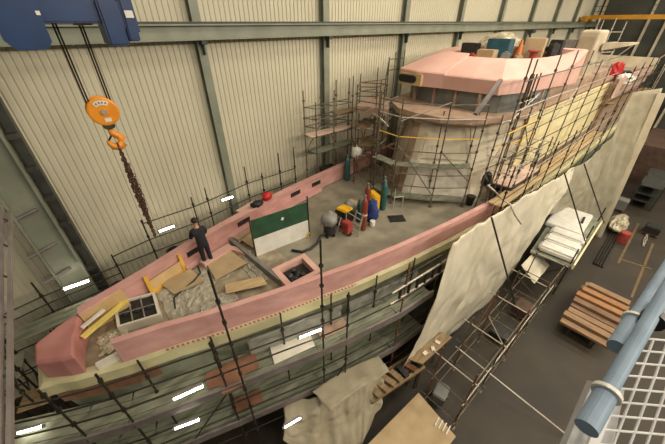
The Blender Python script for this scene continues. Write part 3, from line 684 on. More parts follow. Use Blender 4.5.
# panels leaning on the walkway
def sheet(label, pts, mt, name='panel_sheet', th=.02, cat='panel'):
    pts = [V(p) for p in pts]; n = (pts[1]-pts[0]).cross(pts[-1]-pts[0]).normalized()
    return tag(MB().loft([pts, [p+n*th for p in pts]]).build(name, mt), label, cat)
sheet('white smeared sheet lying on the bow walkway boards right of the tall pole', [(2.0,5.0,4.45),(3.3,4.7,4.45),(3.5,5.3,4.47),(2.2,5.6,4.47)], 'offwhite')
sheet('brown plywood sheet lying on the bow walkway between the two near poles', [(.2,5.55,4.45),(1.6,5.2,4.45),(1.75,5.75,4.47),(.3,6.05,4.47)], 'brown')
sheet('brown plywood sheet lying low on the lower bow boards between the near poles', [(.6,5.5,2.47),(1.5,5.25,2.47),(1.6,5.75,2.48),(.7,6.0,2.48)], 'brown')
sheet('brown stained sheet lying on the walkway boards left of the lattice ladder', [(3.6,4.75,4.45),(4.6,4.5,4.45),(4.7,4.95,4.47),(3.7,5.2,4.47)], 'pink_dark')
# ladder beam
t = thing('lattice_ladder', 'aluminium ladder beam with dark rungs clipped outside the hull rails', 'beam', (7.5, 3.7, 5.5))
A, B = V((5.7,3.78,5.4)), V((9.0,3.5,5.4)); 
m = MB(); m.tube(A, B, .035); m.build('lower_chord', 'tube_light', t); m = MB(); m.tube(A+V((0,0,.5)), B+V((0,0,.5)), .035); m.build('upper_chord', 'tube_light', t)
for i in range(1, 8):
    p = A.lerp(B, i/8); MB().beam(p, p+V((0,0,.5)), .06, .09).build('rung', 'black', t)

# 6 near-side superstructure scaffold
s = Scaf('tall scaffold along the cream near side of the superstructure', (18, 4.2, 5.7))
for i, (x, y, zt) in enumerate(((12.2,4.2,12.0),(13.2,4.35,11.9),(15.2,4.25,12.0),(17.2,4.25,12.0),(19.4,4.2,11.9),(21.8,4.2,11.4),(24.5,4.2,11),(27.5,4.2,10.6))):
    s.std(x, y, 5.74, zt, (6.7,7.5,8.3,9.1,9.9,10.7,11.4), 'tube'); s.base(x, y, 5.74)
SP = [(12.2,3.55),(14.4,3.5),(16.8,3.5),(19.4,3.5),(22,3.5),(25,3.5),(28,3.5)]
for x, y in SP: s.std(x, y, 3.0, 8.4, (5.9,6.6,7.3,8.0), 'tube_dark')
for a, b in zip(SP, SP[1:]):
    for z, mt in ((6.3,'tube_light'),(7.0,'tube'),(7.7,'tube_light'),(8.2,'tube')): s.led((*a, z), (*b, z), mt)
IN = [(12.2,4.2),(15.2,4.25),(17.2,4.25),(19.4,4.2),(21.8,4.2),(24.5,4.2),(27.5,4.2)]
for a, b in zip(IN, IN[1:]):
    for z, mt in ((8.3,'tube_dark'),(9.1,'tube'),(9.5,'yellow_paint') if a[0] < 15 else (9.6,'tube'),(10.3,'tube_light'),(11.3,'tube')): s.led((*a, z), (*b, z), mt)
    s.board((a[0], 3.8, 6.62), (b[0], 3.8, 6.62), .6, 'ply')
for a, b, mt in (((15.2,3.6,6.7),(17.2,4.2,8.3),'tube_light'), ((19.4,3.5,6.6),(22,3.5,8.2),'tube'), ((17.2,4.2,9.1),(19.4,4.2,10.3),'tube_light'), ((12.4,4.4,7.2),(15,3.6,8.2),'tube_light')): s.brace(a, b, mt)
for x in (13.5,13.8,14.1,14.5): s.std(x, 4.5, 10.2, 11.35, (10.5,), 'tube_dark')
s.led((13.2,4.5,10.4), (15,4.5,10.4), 'tube_light'); s.brace((13.2,4.6,9.7), (14.8,4.4,10.6), 'tube_light')
MB().beam((10.05,4.6,10.5), (11.25,4.6,11.4), .12, .1).build('gangplank', 'beam_lilac', s.t)
tag(MB().path([(11.3,4.0,7.76),(11.7,3.75,7.4),(12.3,3.6,6.9),(12.5,3.35,6.75),(12.6,3.05,6.3),(13.4,2.9,5.6)], .035).build('air_hose', 'tube_light', smooth=True), 'pale hose looping down past the left side of the pink platform', 'hose')
# pink board platform outside the bulwark
t = thing('board_platform', 'pale pink boarded platform standing out over the near bulwark', 'platform', (15.2, 4.9, 6))
m = MB(); m.prism([(13.7,5.25),(13.9,3.95),(17.0,3.85),(16.8,5.6)], 6.78, 6.84); m.build('top_board', 'board_pink', t)
m = MB(); m.beam((13.9,3.93,6.7), (17.0,3.83,6.7), .06, .12); m.beam((13.7,5.25,6.7), (13.9,3.95,6.7), .06, .12); m.build('edge_beam', 'dark_steel', t)
for x, y in ((13.95,4.05),(16.9,3.95),(13.8,5.1),(16.7,5.4)): MB().tube((x, y, 5.76), (x, y, 6.78), .03).build('leg', 'tube_dark', t)
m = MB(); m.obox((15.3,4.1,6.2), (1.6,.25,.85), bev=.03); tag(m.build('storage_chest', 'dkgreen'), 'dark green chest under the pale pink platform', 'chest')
item('waste_bucket', 'black bucket on deck boards left of the pink platform', 'bucket', 'black', lambda m: m.lathe((13.0,5.15,5.74), [(.14,0),(.18,.42),(.2,.42),(.2,.46),(0,.46)], n=14))
item('cable_bundle', 'black cable bundle hanging by the deckhouse near corner', 'cable', 'black', lambda m: m.blob((13.1,4.75,7.2), (.2,.2,.35), seed=2, nu=10, nv=7))

# 7 raking shores under the tarpaulin
s = Scaf('rusty raking shore poles and crossed tubes below the big tarpaulin', (9.5, 1.5, 0), name='raking_shores')
GX = (6.9, 9.0, 11.2, 13.4, 15.6)
for i, x in enumerate(GX):
    for y in (.95, 2.2): s.std(x, y, 0, 3.7-.12*i, (.4,1.9,3.2), ('tube_rust','tube','tube_rust','tube','tube')[i]); s.base(x, y)
    for z in (.45, 1.9, 3.2): s.led((x, .8, z), (x, 2.5, z), 'tube' if z < 3 else 'tube_light')
for a, b in zip(GX, GX[1:]):
    for y, z, mt in ((.95,1.9,'tube_light'),(.95,3.2,'tube'),(2.2,1.9,'tube'),(2.2,.45,'tube'),(.95,.45,'tube')): s.led((a-.15, y, z), (b+.15, y, z), mt)
s.brace((6.9,1.0,.3),(9.0,1.0,3.2),'tube'); s.brace((9.0,2.25,.3),(11.2,2.25,3.2),'tube_rust'); s.brace((11.2,.9,.3),(9.0,.9,1.9),'tube'); s.brace((9.0,.95,3.2),(11.2,2.2,1.9),'tube_light'); s.brace((13.4,1.0,.3),(11.2,1.0,3.2),'tube'); s.brace((13.4,2.2,3.0),(15.6,1.0,.4),'tube')
tag(MB().tube((8.9,2.4,1.6), (9.9,-2.2,.06), .03).build('scaffold_pole', 'tube_light'), 'long pale scaffold pole sloping down across the bare floor', 'pole')
for p, q, lb in ((9.89,3.05,7.34),(12.19,1.3,1.9),'long thin pole sloping down the middle of the big white tarpaulin'),((17.76,2.95,6.72),(20.0,.85,2.3),'long pole sloping from the tarpaulin top to the white padded panels'),((21.26,2.85,6.28),(23.51,.78,2.3),'long pole sloping from the stern tarpaulin to the far padded panel'):
    tag(MB().tube(p, q, .035).build('leaning_pole', 'tube_dark'), lb, 'pole')
# workbench platform by the shores
t = thing('work_platform', 'low brown boarded work platform under the tarpaulin hem', 'platform', (7.9, 2.9, 2))
m = MB(); m.prism([(6.7,3.25),(6.95,2.75),(8.9,2.65),(8.8,3.1)], 1.9, 1.96); m.build('top_board', 'board', t)
for x, y in ((7.1,2.8),(8.7,2.75),(6.9,3.1),(8.6,3.0)): MB().tube((x, y, 0), (x, y, 1.9), .03).build('leg', 'tube_rust', t)
for i, (x, y) in enumerate(((7.4,2.95),(7.8,2.85),(8.2,2.9))):
    item('offcut', ('pale offcut at the left of the low brown platform','pale offcut in the middle of the low brown platform','pale offcut at the right of the low brown platform')[i], 'offcut', 'offwhite', lambda m: m.obox((x, y, 1.99), (.2,.14,.05), rot=(0,0,i*.9)), 'offcuts on the low platform')
# big pale board on trestles
t = thing('board_table', 'large pale board laid on trestles on the floor at the bottom edge', 'table', (5.3, 1.7, 0))
m = MB(); m.prism([(3.6,2.5),(6.5,2.4),(6.25,.65),(3.4,.75)], .86, .92); m.build('table_board', 'card', t)
for x in (3.9, 5.9):
    m = MB(); m.beam((x,.9,.82), (x,2.3,.82), .08, .08)
    for y in (1.0, 2.2): m.beam((x-.2,y,0), (x,y,.8), .05, .05); m.beam((x+.2,y,0), (x,y,.8), .05, .05)
    m.build('trestle', 'timber', t)
item('spanner_rack', 'pale cut strips lying on the right end of the large pale board', 'strips', 'offwhite', lambda m: [m.obox((6.15+.02*i,1.35-.14*i,.94), (.35,.04,.03), rot=(0,0,.15)) for i in range(4)])
item('storage_trolley', 'dark grey trolley box on the floor under the shore poles', 'trolley', 'window_band', lambda m: (m.obox((7.4,1.9,.45), (.7,.5,.5), rot=(0,0,.2), bev=.04), [m.lathe((7.4+a*.25,1.9+b*.18,.0), [(.0,.0),(.07,.0),(.07,.2),(0,.2)], n=8) for a in (-1,1) for b in (-1,1)]))
# trolley with wood between tarp pieces
t = thing('timber_cart', 'long low cart of dark offcuts between the two hanging sheets', 'cart', (5.8, 3.2, 0))
m = MB(); m.beam((4.6,3.2,1.5), (7.2,2.75,1.5), .12, .14); m.beam((4.7,3.8,1.5), (7.2,3.4,1.5), .1, .14); m.build('frame', 'board', t)
for i in range(7):
    x = 4.9+i*.35; MB().obox((x,3.35-.05*i,1.66), (.22,.5,.16), rot=(0,0,random.uniform(-.4,.4))).build('offcut', random.choice(('darkbox','board','tube_rust')), t)
for x, y in ((4.8,3.25),(7.0,2.85),(4.9,3.7),(7.0,3.4)): MB().tube((x,y,0), (x,y,1.45), .03).build('leg', 'tube_dark', t)

# 8 stern loading platform
t = thing('loading_platform', 'scaffold loading platform beside the stern tarpaulin', 'platform', (20.5, 2, 0))
m = MB(); m.prism([(16.9,2.7),(17.3,.75),(23.8,.95),(24.2,3.4)], 2.2, 2.28); m.build('floor_board', 'board_grey', t)
m = MB(); m.beam((17.3,.72,2.25), (23.8,.92,2.25), .08, .3); m.build('toe_board', 'cream_side', t)
for x, y in ((17.4,.9),(20.5,1.0),(23.5,1.1),(17.1,2.5),(20.4,2.8),(23.8,3.1)): MB().tube((x,y,0), (x,y,3.3 if y < 2 else 2.3), .035).build('standard', 'tube_dark', t)
for a, b in (((17.4,.9,.3),(20.5,1.0,2.1)),((20.5,1.0,.3),(23.5,1.1,2.1)),((17.4,.9,2.1),(17.1,2.5,.3))): MB().tube(a, b, .03).build('brace', 'tube_dark', t)
for i, (x0, y0, z) in enumerate(((17.3,1.7,2.5),(18.3,1.75,2.5),(19.3,1.8,2.5))):
    m = MB(); m.obox((x0+.45,y0,z), (.85,1.7,.36), rot=(0,0,.08), bev=.1)
    tag(m.build('padded_panel', 'white'), ('white padded panel at the near end of the loading platform','white padded panel second along the loading platform','white padded panel third along the loading platform')[i], 'panel', 'white padded panels on the loading platform')
m = MB(); m.obox((21.9,2.3,2.45), (3.1,1.9,.28), rot=(0,0,.05), bev=.05); tag(m.build('padded_panel', 'white'), 'widest white padded panel at the far end of the loading platform', 'panel', 'white padded panels on the loading platform')
item('clamp_bar', 'short black bar on the widest white padded panel', 'bar', 'black', lambda m: m.obox((22.2,1.7,2.63), (.9,.12,.06), rot=(0,0,.1)))
m = MB(); m.grid(lambda u, w: V((15.6+u*2.2, 2.6-w*.9, 2.1-.7*w+.12*noise.noise(V((u*4,w*4,1))))), 14, 10)
tag(m.build('dust_sheet', 'tarp', solid=.015), 'small white sheet hanging off the near end of the loading platform', 'sheet')

# 9 stern upper scaffold
s = Scaf('light ladder scaffold rising above the aft deck behind the radar arch', (30, 5, 9.4))
for x, y, zt in ((30,6.9,13.2),(30,6.0,13.2),(31.2,5.6,13.0),(31.6,7.0,13.1)): s.std(x, y, 9.4, zt, (10.4,11.2,12,12.6), 'tube_light')
for z in (10.4,11.2,11.8,12.4):
    s.led((30,6.9,z), (30,6.0,z), 'tube_light'); s.led((30,6.0,z), (31.2,5.6,z), 'tube_light'); s.led((30,6.9,z), (31.6,7,z), 'tube_light')
s.brace((30,6.0,9.5), (31.2,5.6,11.2), 'tube_light')
s = Scaf('dark scaffold rail posts along the aft deck edge above the stern tarpaulin', (33, 3.6, 6))
AP = [(29,3.7,10.6),(31,3.6,10.7),(33,3.5,10.9),(35,3.4,11),(37,3.3,11.2),(39,3.2,11.4)]
for x, y, zt in AP: s.std(x, y, 5.0, zt, (7,8,9,9.9,10.4), 'tube_dark')
for a, b in zip(AP, AP[1:]):
    for z in (8.9, 9.6, 10.3): s.led((a[0],a[1],z), (b[0],b[1],z), 'tube_dark')
    s.board((a[0], a[1]+.4, 8.2), (b[0], b[1]+.4, 8.2), .6, 'board')

# ------------------------------------------------------------------ tarpaulins
def tarp(name, label, tops, bots, mt, nu=70, nv=40, amp=.16, folds=9, sag=.2, lean=0, seed=1, hem=.25):
    def fn(u, w):
        a, b = along(tops, u), along(bots, u); p = a.lerp(b, w)
        nz = noise.noise(V((u*folds, w*2.2, seed)))+.5*noise.noise(V((u*folds*2.3, w*5, seed+3)))+.35*abs(noise.noise(V((u*folds+w*3, w*7, seed+9))))
        p.y += amp*nz*(.2+.8*math.sin(PI*min(1, w*.9+.1)))-sag*math.sin(PI*w)
        p.z += .06*nz*w+hem*noise.noise(V((u*7, seed, 2)))*w*w; p.x += .06*nz
        return p
    m = MB(); m.grid(fn, nu, nv)
    return tag(m.build(name, mt, smooth=True, solid=.012), label, 'tarpaulin')
tarp('tarpaulin', 'large white tarpaulin draped down the near hull side from bulwark to floor',
     [(8.1,3.35,6.95),(9.7,3.35,6.98),(11.9,3.3,6.75),(14.8,3.3,6.5),(17.0,3.25,6.3),(18.8,3.2,6.15),(21.2,3.2,6.0)],
     [(6.17,3.3,.85),(8.1,3.2,.75),(10.5,3.1,.4),(14.2,3.0,.2),(16.2,2.95,.9),(16.6,2.95,2.7),(18.3,3.0,3.9)], 'tarp', nu=110, seed=1, amp=.24, folds=12)
tarp('tarpaulin', 'white tarpaulin at the stern falling behind the padded platform',
     [(20.8,3.2,6.0),(23,3.1,5.75),(25.2,3.0,6.1),(25.6,2.75,6.9),(26.0,2.9,9.5),(26.2,1.75,9.85)],
     [(19.0,3.1,3.6),(22.2,3.05,2.6),(24.2,2.6,1.6),(25.0,2.1,.6),(25.6,1.4,.3),(26,.78,.1)], 'tarp_thin', nu=70, seed=5, amp=.22)
t = thing('corner_post', 'pale tall post along the outer edge of the stern tarpaulin', 'post', (26.1, 1, 0))
MB().beam((26.05,.74,0), (26.1,1.66,9.6), .34, .1, up=(1,0,0)).build('post', 'panel', t)
tarp('dust_sheet', 'dirty pale sheet bunched over the lower scaffold at the bottom centre',
     [(2.02,4.95,2.13),(3.03,4.29,2.34),(4.25,4.27,2.45),(5.17,4.10,2.45),(5.41,3.34,1.82)],
     [(1.49,4.21,1.71),(2.29,3.42,0.97),(2.96,2.81,0.55),(3.68,2.69,0.55),(4.69,3.00,0.97)], 'dust', nu=80, seed=8, amp=.22, folds=8, sag=.1)
tarp('dust_sheet', 'pale sheet spread flat over boards above the bunched dirty sheet',
     [(2.89,4.44,2.61),(4.26,4.28,2.61),(5.57,3.87,2.61)],
     [(2.95,3.57,2.58),(4.00,3.49,2.58),(5.43,3.18,2.58)], 'dust', nu=30, nv=16, seed=12, amp=.04, sag=0, hem=.05)

# ------------------------------------------------------------------ deck things
# green/white board
t = thing('partition_board', 'large board half green and half white standing on edge on the deck', 'board', (4.6, 8.2, 5.72))
a, b = V((3.45,8.34,5.73)), V((5.68,8.1,5.73)); up = V((0,.03,1.56)); n = V((.1,1,0)).normalized()*.03
def q4(p0, p1, p2, p3): return [V(p) for p in (p0,p1,p2,p3)]
lo, hi = q4(a, b, b+up*.5, a+up*.5), q4(a+up*.5, b+up*.5, b+up, a+up)
MB().loft([lo, [p+n for p in lo]]).build('lower_board', 'white', t); MB().loft([hi, [p+n for p in hi]]).build('upper_board', 'green', t)
MB().tube(b+V((.03,0,0)), b+up+V((.03,0,.25)), .03).build('support_pole', 'tube_dark', t)
MB().tube(a+V((-.03,.02,0)), a+up+V((-.03,.02,0)), .025).build('support_pole', 'tube_dark', t)
MB().beam(b+V((-.1,-.04,.02)), b+V((-.02,-.06,.22)), .06, .04).build('wedge', 'yellow', t)
m = MB(); m.beam(a+up*.72+V((1.15,-.13,.05)), a+up*.72+V((1.2,-.13,.15)), .012, .1); m.build('chalk_mark', 'white', t)
# sheets on foredeck
for lb, pts, mt in (('dark plywood sheet lying flat by the breakwater',[(1.85,9.3),(2.75,9.4),(2.95,8.1),(1.75,8.0)],'card'),
                    ('small plywood sheet lying on film near the yellow frame',[(.3,9.05),(1.3,9.1),(1.45,8.2),(.5,8.25)],'card'),
                    ('long pale plywood strip beside the near bulwark',[(1.9,7.6),(3.0,7.15),(2.95,6.7),(1.75,7.2)],'ply'),
                    ('grey plywood sheet lying behind the green and white board',[(3.4,9.5),(4.2,9.8),(4.4,9.0),(3.5,8.75)],'card')):
    m = MB(); m.prism(pts, 5.85, 5.875); tag(m.build('plywood_sheet', mt), lb, 'plywood sheet')
def crumple(label, x0, x1, y0, y1, seed, h=.09, z=5.735, mt='poly'):
    def fn(u, w):
        e = min(u, 1-u, w, 1-w)*6
        return V((lerp(x0,x1,u)+.1*noise.noise(V((u*5,w*5,seed))), lerp(y0,y1,w)+.1*noise.noise(V((u*5,w*5,seed+4))), z+.012+h*min(1,e)*abs(noise.noise(V((u*6,w*6,seed+8)))+.5*noise.noise(V((u*14,w*14,seed))))))
    tag(MB().grid(fn, 34, 34).build('plastic_film', mt, solid=.006), label, 'plastic film', 'crumpled film on the foredeck')
crumple('crumpled clear film beside the white hatch frame', .1, 1.5, 7.3, 9.1, 1)
crumple('crumpled film at the worker\'s feet on the foredeck', 1.3, 2.4, 8.0, 9.1, 2)
crumple('crumpled film along the near bulwark at the foredeck', .6, 2.0, 6.85, 7.4, 3)
crumple('strip of crumpled film along the breakwater', 2.75, 3.15, 7.0, 8.8, 4)
crumple('crumpled film inside the open bow', -1.6, -.9, 7.35, 8.1, 6, z=5.76, mt='foil')
# hoses
tag(MB().path([(6.1,7.55,6.0),(5.95,7.7,5.8),(5.6,7.45,5.79),(5.2,7.35,5.78),(4.85,7.4,5.78),(4.6,7.75,5.78)], .05).build('vacuum_hose', 'black', smooth=True), 'thick black hose running from the vacuum towards the board', 'hose')
tag(MB().path([(.35,7.6,5.9),(.45,8.1,5.86),(.8,8.3,5.84),(1.2,8.4,5.9),(1.5,8.7,5.85),(1.55,9.1,5.85)], .025).build('cable', 'black', smooth=True), 'thin black cable looping over the foredeck film', 'cable')
item('paint_pot', 'white paint pot on deck left of the blue bag', 'pot', 'white', lambda m: m.lathe((8.2,6.95,5.73), [(.11,0),(.12,.02),(.12,.24),(.1,.25),(0,.25)], n=12))
item('tool_box', 'small black tool box on deck behind the dust extractor', 'tool box', 'darkbox', lambda m: (m.obox((6.9,8.1,5.9), (.5,.3,.34), rot=(0,0,.3), bev=.03), m.tube((6.75,8.05,6.12),(7.05,8.15,6.12),.02)))
item('wooden_crate', 'grey wooden crate on deck between the far gas bottles and tool cabinet', 'crate', 'card', lambda m: m.obox((8.3,8.3,5.98), (.5,.6,.5), rot=(0,0,.2), bev=.01))
item('drip_tray', 'flat dark tray on deck in front of the deckhouse scaffold', 'tray', 'darkbox', lambda m: m.obox((9.4,6.6,5.75), (.7,.5,.04), rot=(0,0,-.6), bev=.01))
# dust extractor
t = thing('dust_extractor', 'grey dust extractor with a bulky filter bag on deck beside the hose', 'vacuum cleaner', (6.35, 7.6, 5.73))
m = MB(); m.lathe((6.35,7.6,5.85), [(.2,0),(.24,.03),(.24,.42),(.2,.46),(0,.46)], n=16); m.build('drum', 'darkbox', t)
m = MB(); m.blob((6.35,7.62,6.5), (.36,.34,.3), amp=.12, seed=6, nu=16, nv=9); m.build('filter_bag', 'grey', t, smooth=True)
for k_ in range(4):
    a_ = k_*PI/2+.4; MB().lathe((6.35+.2*math.cos(a_),7.6+.2*math.sin(a_),5.73), [(.05,0),(.06,.06),(.05,.12),(0,.12)], n=8).build('wheel', 'black', t)
m = MB(); m.path([(6.55,7.4,5.9),(6.6,7.3,6.3),(6.7,7.3,6.6)], .02); m.build('push_handle', 'tube_light', t)
# red welding trolley
t = thing('welding_trolley', 'faded red welding trolley in front of the maroon cylinder', 'trolley', (6.95, 7.2, 5.73))
m = MB(); m.obox((6.95,7.2,6.1), (.32,.4,.5), bev=.03); m.build('body', 'dull_red', t)
m = MB(); m.path([(7.05,7.02,6.3),(7.1,6.95,6.65),(7.1,7.4,6.65),(7.05,7.38,6.3)], .018); m.build('handle', 'tube_light', t)
for y in (7.03, 7.37): MB().lathe((6.95,y,5.82), [(0,-.03),(.09,-.03),(.09,.03),(0,.03)], n=12, axis='y').build('wheel', 'black', t)
# step ladder / stand
t = thing('step_ladder', 'short aluminium step ladder leaning between cylinder and trolley', 'ladder', (7.35, 7.0, 5.73))
for dy in (-.18, .18): MB().beam((7.15,6.95+dy,5.73), (7.5,7.05+dy,6.65), .05, .03).build('stile', 'tube_light', t)
for f in (.2,.45,.7,.92): MB().beam(V((7.15,6.77,5.73)).lerp(V((7.5,6.87,6.65)), f), V((7.15,7.13,5.73)).lerp(V((7.5,7.23,6.65)), f), .06, .025).build('rung', 'tube_light', t)
def cylinder(x, y, h, mt, label, cap='grey', r=.13):
    t = thing('gas_cylinder', label, 'gas cylinder', (x, y, 5.73), 'gas cylinders on the deck')
    MB().lathe((x,y,5.73), [(r*.9,0),(r,.04),(r,h-.22),(r*.85,h-.12),(r*.4,h-.03),(r*.3,h),(0,h)], n=18).build('bottle', mt, t, smooth=True)
    MB().lathe((x,y,5.73+h), [(.035,0),(.035,.08),(.05,.09),(.05,.13),(0,.13)], n=10).build('valve', cap, t)
    return t
c = cylinder(7.7, 7.0, 1.5, 'cyl_brown', 'tall maroon gas cylinder with a pale band nearest the trolley'); MB().lathe((7.7,7.0,6.45), [(.133,0),(.133,.07)], n=18).build('band', 'offwhite', c)
cylinder(8.55, 7.65, 1.5, 'cyl_brown', 'maroon gas cylinder standing behind the banded maroon cylinder')
cylinder(8.0, 7.55, 1.1, 'cyl_teal', 'short teal gas cylinder beside the grey stand', r=.12)
cylinder(9.55, 7.55, 1.35, 'cyl_teal', 'teal gas cylinder right of the yellow machine')
cylinder(9.75, 7.75, 1.4, 'cyl_teal', 'teal gas cylinder close behind the yellow machine')
cylinder(10.4, 10.9, 1.35, 'cyl_teal', 'lone teal gas cylinder at the end of the far bulwark', r=.15)
# yellow machine
t = thing('welding_machine', 'yellow welding machine standing left of teal cylinders', 'machine', (9.3, 7.8, 5.73))
m = MB(); m.obox((9.2,7.85,6.2), (.34,.66,.8), rot=(0,0,-.35), bev=.05); m.build('case', 'yellow', t)
m = MB(); m.obox((9.06,7.78,6.25), (.1,.34,.36), rot=(0,0,-.35), bev=.02); m.build('front_panel', 'copper', t)
for dx, dy in ((-.1,.22),(.12,-.2)): MB().lathe((9.2+dx,7.85+dy,5.8), [(0,-.04),(.07,-.04),(.07,.04),(0,.04)], n=10, axis='y').build('wheel', 'black', t)
# tool stand with yellow lid
t = thing('tool_cabinet', 'grey tool cabinet with a bright yellow lid among the cylinders', 'cabinet', (7.3, 7.75, 5.73))
MB().obox((7.3,7.75,6.1), (.55,.6,.74), bev=.02).build('body', 'darkbox', t); MB().obox((7.3,7.75,6.55), (.55,.5,.12), rot=(0,.15,.2), bev=.03).build('lid', 'yellow', t)
for z in (5.95, 6.2): MB().obox((7.01,7.75,z), (.03,.5,.2), bev=.01).build('drawer', 'grey', t)
item('blue_hose_bag', 'crumpled blue bag hanging beside the maroon cylinder', 'bag', 'blue_bag', lambda m: m.blob((8.45,7.25,6.2), (.26,.32,.5), amp=.22, seed=11, nu=16, nv=10, freq=3), smooth=True)
item('grey_sack', 'grey sack on top of equipment behind the tool cabinet', 'sack', 'grey', lambda m: m.blob((7.9,8.1,6.1), (.3,.3,.45), amp=.2, seed=12, nu=14, nv=9), smooth=True)
item('white_sack', 'bright white sack hung at the end of the far bulwark', 'sack', 'white', lambda m: m.blob((10.75,10.6,7.35), (.28,.25,.36), amp=.2, seed=13, nu=14, nv=9), smooth=True)  # sack in plain white
t = thing('pipe_stand', 'slim tubular stand at the foot of the deckhouse scaffold', 'stand', (10.1, 7.4, 5.73))
for a, b in (((10.0,7.3,5.73),(10.0,7.3,6.7)),((10.4,7.1,5.73),(10.4,7.1,6.5)),((10.0,7.3,6.3),(10.4,7.1,6.3))): MB().tube(a, b, .025).build('leg', 'tube_light', t)
# black bin beyond far bulwark
t = thing('waste_bin', 'black square bin on scaffold boards beyond the far bulwark', 'bin', (9.9, 11.85, 5.5))
m = MB(); m.loft([[(x,y,5.5) for x,y in ((9.5,11.55),(10.2,11.55),(10.2,12.05),(9.5,12.05))], [(x,y,6.3) for x,y in ((9.45,11.5),(10.25,11.5),(10.25,12.1),(9.45,12.1))]]); m.build('body', 'black', t)
MB().box(9.42,10.28,11.47,12.13,6.3,6.36).build('lid', 'darkbox', t)
# red and dark bags on bulwark
item('red_bag', 'bright red bag lying on top of the far bulwark', 'bag', 'red', lambda m: m.blob((5.25,10.48,6.72), (.24,.18,.18), amp=.15, seed=14, nu=16, nv=9), smooth=True)
item('dark_bag', 'dark bag lying against the far bulwark left of the red bag', 'bag', 'black', lambda m: m.blob((4.65,10.3,6.66), (.28,.18,.15), amp=.2, seed=15, nu=14, nv=9), smooth=True)
for i, (x, y, z, lb) in enumerate(((-.84,10.6,5.25,'black cable coil beyond the bow end of the far bulwark'),(-.05,10.6,5.3,'black cable coil second from the bow beyond the far bulwark'),(1.24,11.1,5.45,'black cable coil left of the worker beyond the far bulwark'))):
    item('cable_coil', lb, 'cable', 'black', lambda m: [m.torus((x, y, z-.3+.07*j), .22, .04, n=14) for j in range(6)], 'cable coils beyond the far bulwark')
m = MB(); m.prism([(4.0,10.55),(5.0,10.85),(4.9,11.1),(3.9,10.8)], 6.35, 6.4); tag(m.build('loose_plank', 'board_pink'), 'short pale plank lying along the far bulwark near the red bag', 'plank')

# ------------------------------------------------------------------ worker
def skin_body(name, verts, edges, mt, parent, sub=1):
    me = bpy.data.meshes.new(name); me.from_pydata([v[0] for v in verts], edges, [])
    o = bpy.data.objects.new(name, me); COL.objects.link(o); me.materials.append(M[mt])
    md = o.modifiers.new('skin', 'SKIN'); md.use_smooth_shade = True
    for i, v in enumerate(verts):
        r = v[1]; r = r if isinstance(r, tuple) else (r, r); me.skin_vertices[0].data[i].radius = r
        me.skin_vertices[0].data[i].use_root = (i == 0)
    sb = o.modifiers.new('sub', 'SUBSURF'); sb.levels = sub; sb.render_levels = sub
    if parent is not None:
        o.parent = parent; o.matrix_parent_inverse = Matrix.Translation(-parent.location)
    return o
wx, wy, wz = 1.92, 9.1, 5.76
def W(x, y, z): return (wx+x, wy+y, wz+z)
worker = thing('person', 'worker in dark navy overalls leaning over the far bulwark of the foredeck', 'person', (wx, wy, wz))
bv = [(W(0,0,.92),(.15,.12)),(W(0,.05,1.12),(.14,.11)),(W(0,.12,1.34),(.14,.09)),(W(0,.17,1.46),(.09,.08)),(W(0,.2,1.54),(.055,.055)),(W(0,.23,1.62),(.07,.085)),(W(0,.245,1.70),(.078,.095)),(W(0,.24,1.77),(.05,.06)),
      (W(-.09,0,.86),.09),(W(-.1,.05,.48),.062),(W(-.1,-.02,.09),.042),(W(-.11,.1,.04),(.04,.03)),
      (W(.09,0,.86),.09),(W(.11,.03,.48),.062),(W(.12,-.06,.09),.042),(W(.13,.06,.04),(.04,.03)),
      (W(-.18,.15,1.39),.048),(W(-.25,.25,1.14),.042),(W(-.2,.42,.98),.034),(W(-.19,.49,.96),(.04,.02)),
      (W(.18,.15,1.39),.048),(W(.26,.25,1.14),.042),(W(.21,.42,.98),.034),(W(.2,.49,.96),(.04,.02))]
be = [(0,1),(1,2),(2,3),(3,4),(4,5),(5,6),(6,7),(0,8),(8,9),(9,10),(10,11),(0,12),(12,13),(13,14),(14,15),(2,16),(16,17),(17,18),(18,19),(2,20),(20,21),(21,22),(22,23)]
for base, sx in ((19,-1),(23,1)):
    bx, by, bz = bv[base][0]
    for k_, (fx, L) in enumerate(((-.03,.07),(-.01,.08),(.012,.075),(.032,.06))):
        i = len(bv); bv.append(((bx+fx,by+.04+L*.5,bz-.005),.009)); bv.append(((bx+fx*1.1,by+.04+L,bz-.03),.008)); be += [(base,i),(i,i+1)]
    i = len(bv); bv.append(((bx-sx*.045,by+.01,bz-.01),.01)); bv.append(((bx-sx*.06,by+.045,bz-.02),.009)); be += [(base,i),(i,i+1)]
skin_body('body', bv, be, 'skin', worker)
cv = [(W(0,0,.92),(.185,.15)),(W(0,.05,1.12),(.175,.14)),(W(0,.12,1.34),(.2,.14)),(W(0,.165,1.45),(.12,.1)),
      (W(-.09,0,.86),.12),(W(-.1,.05,.48),.088),(W(-.1,-.02,.1),.07),(W(.09,0,.86),.12),(W(.11,.03,.48),.088),(W(.12,-.06,.1),.07),
      (W(-.19,.15,1.40),.1),(W(-.25,.25,1.14),.07),(W(-.205,.40,.99),.052),(W(.19,.15,1.40),.1),(W(.26,.25,1.14),.07),(W(.215,.40,.99),.052)]
skin_body('overalls', cv, [(0,1),(1,2),(2,3),(0,4),(4,5),(5,6),(0,7),(7,8),(8,9),(2,10),(10,11),(11,12),(2,13),(13,14),(14,15)], 'navy', worker)
MB().blob(W(0,.225,1.735), (.098,.115,.1), amp=.05, seed=1, nu=16, nv=10).build('hair', 'hair', worker, smooth=True)
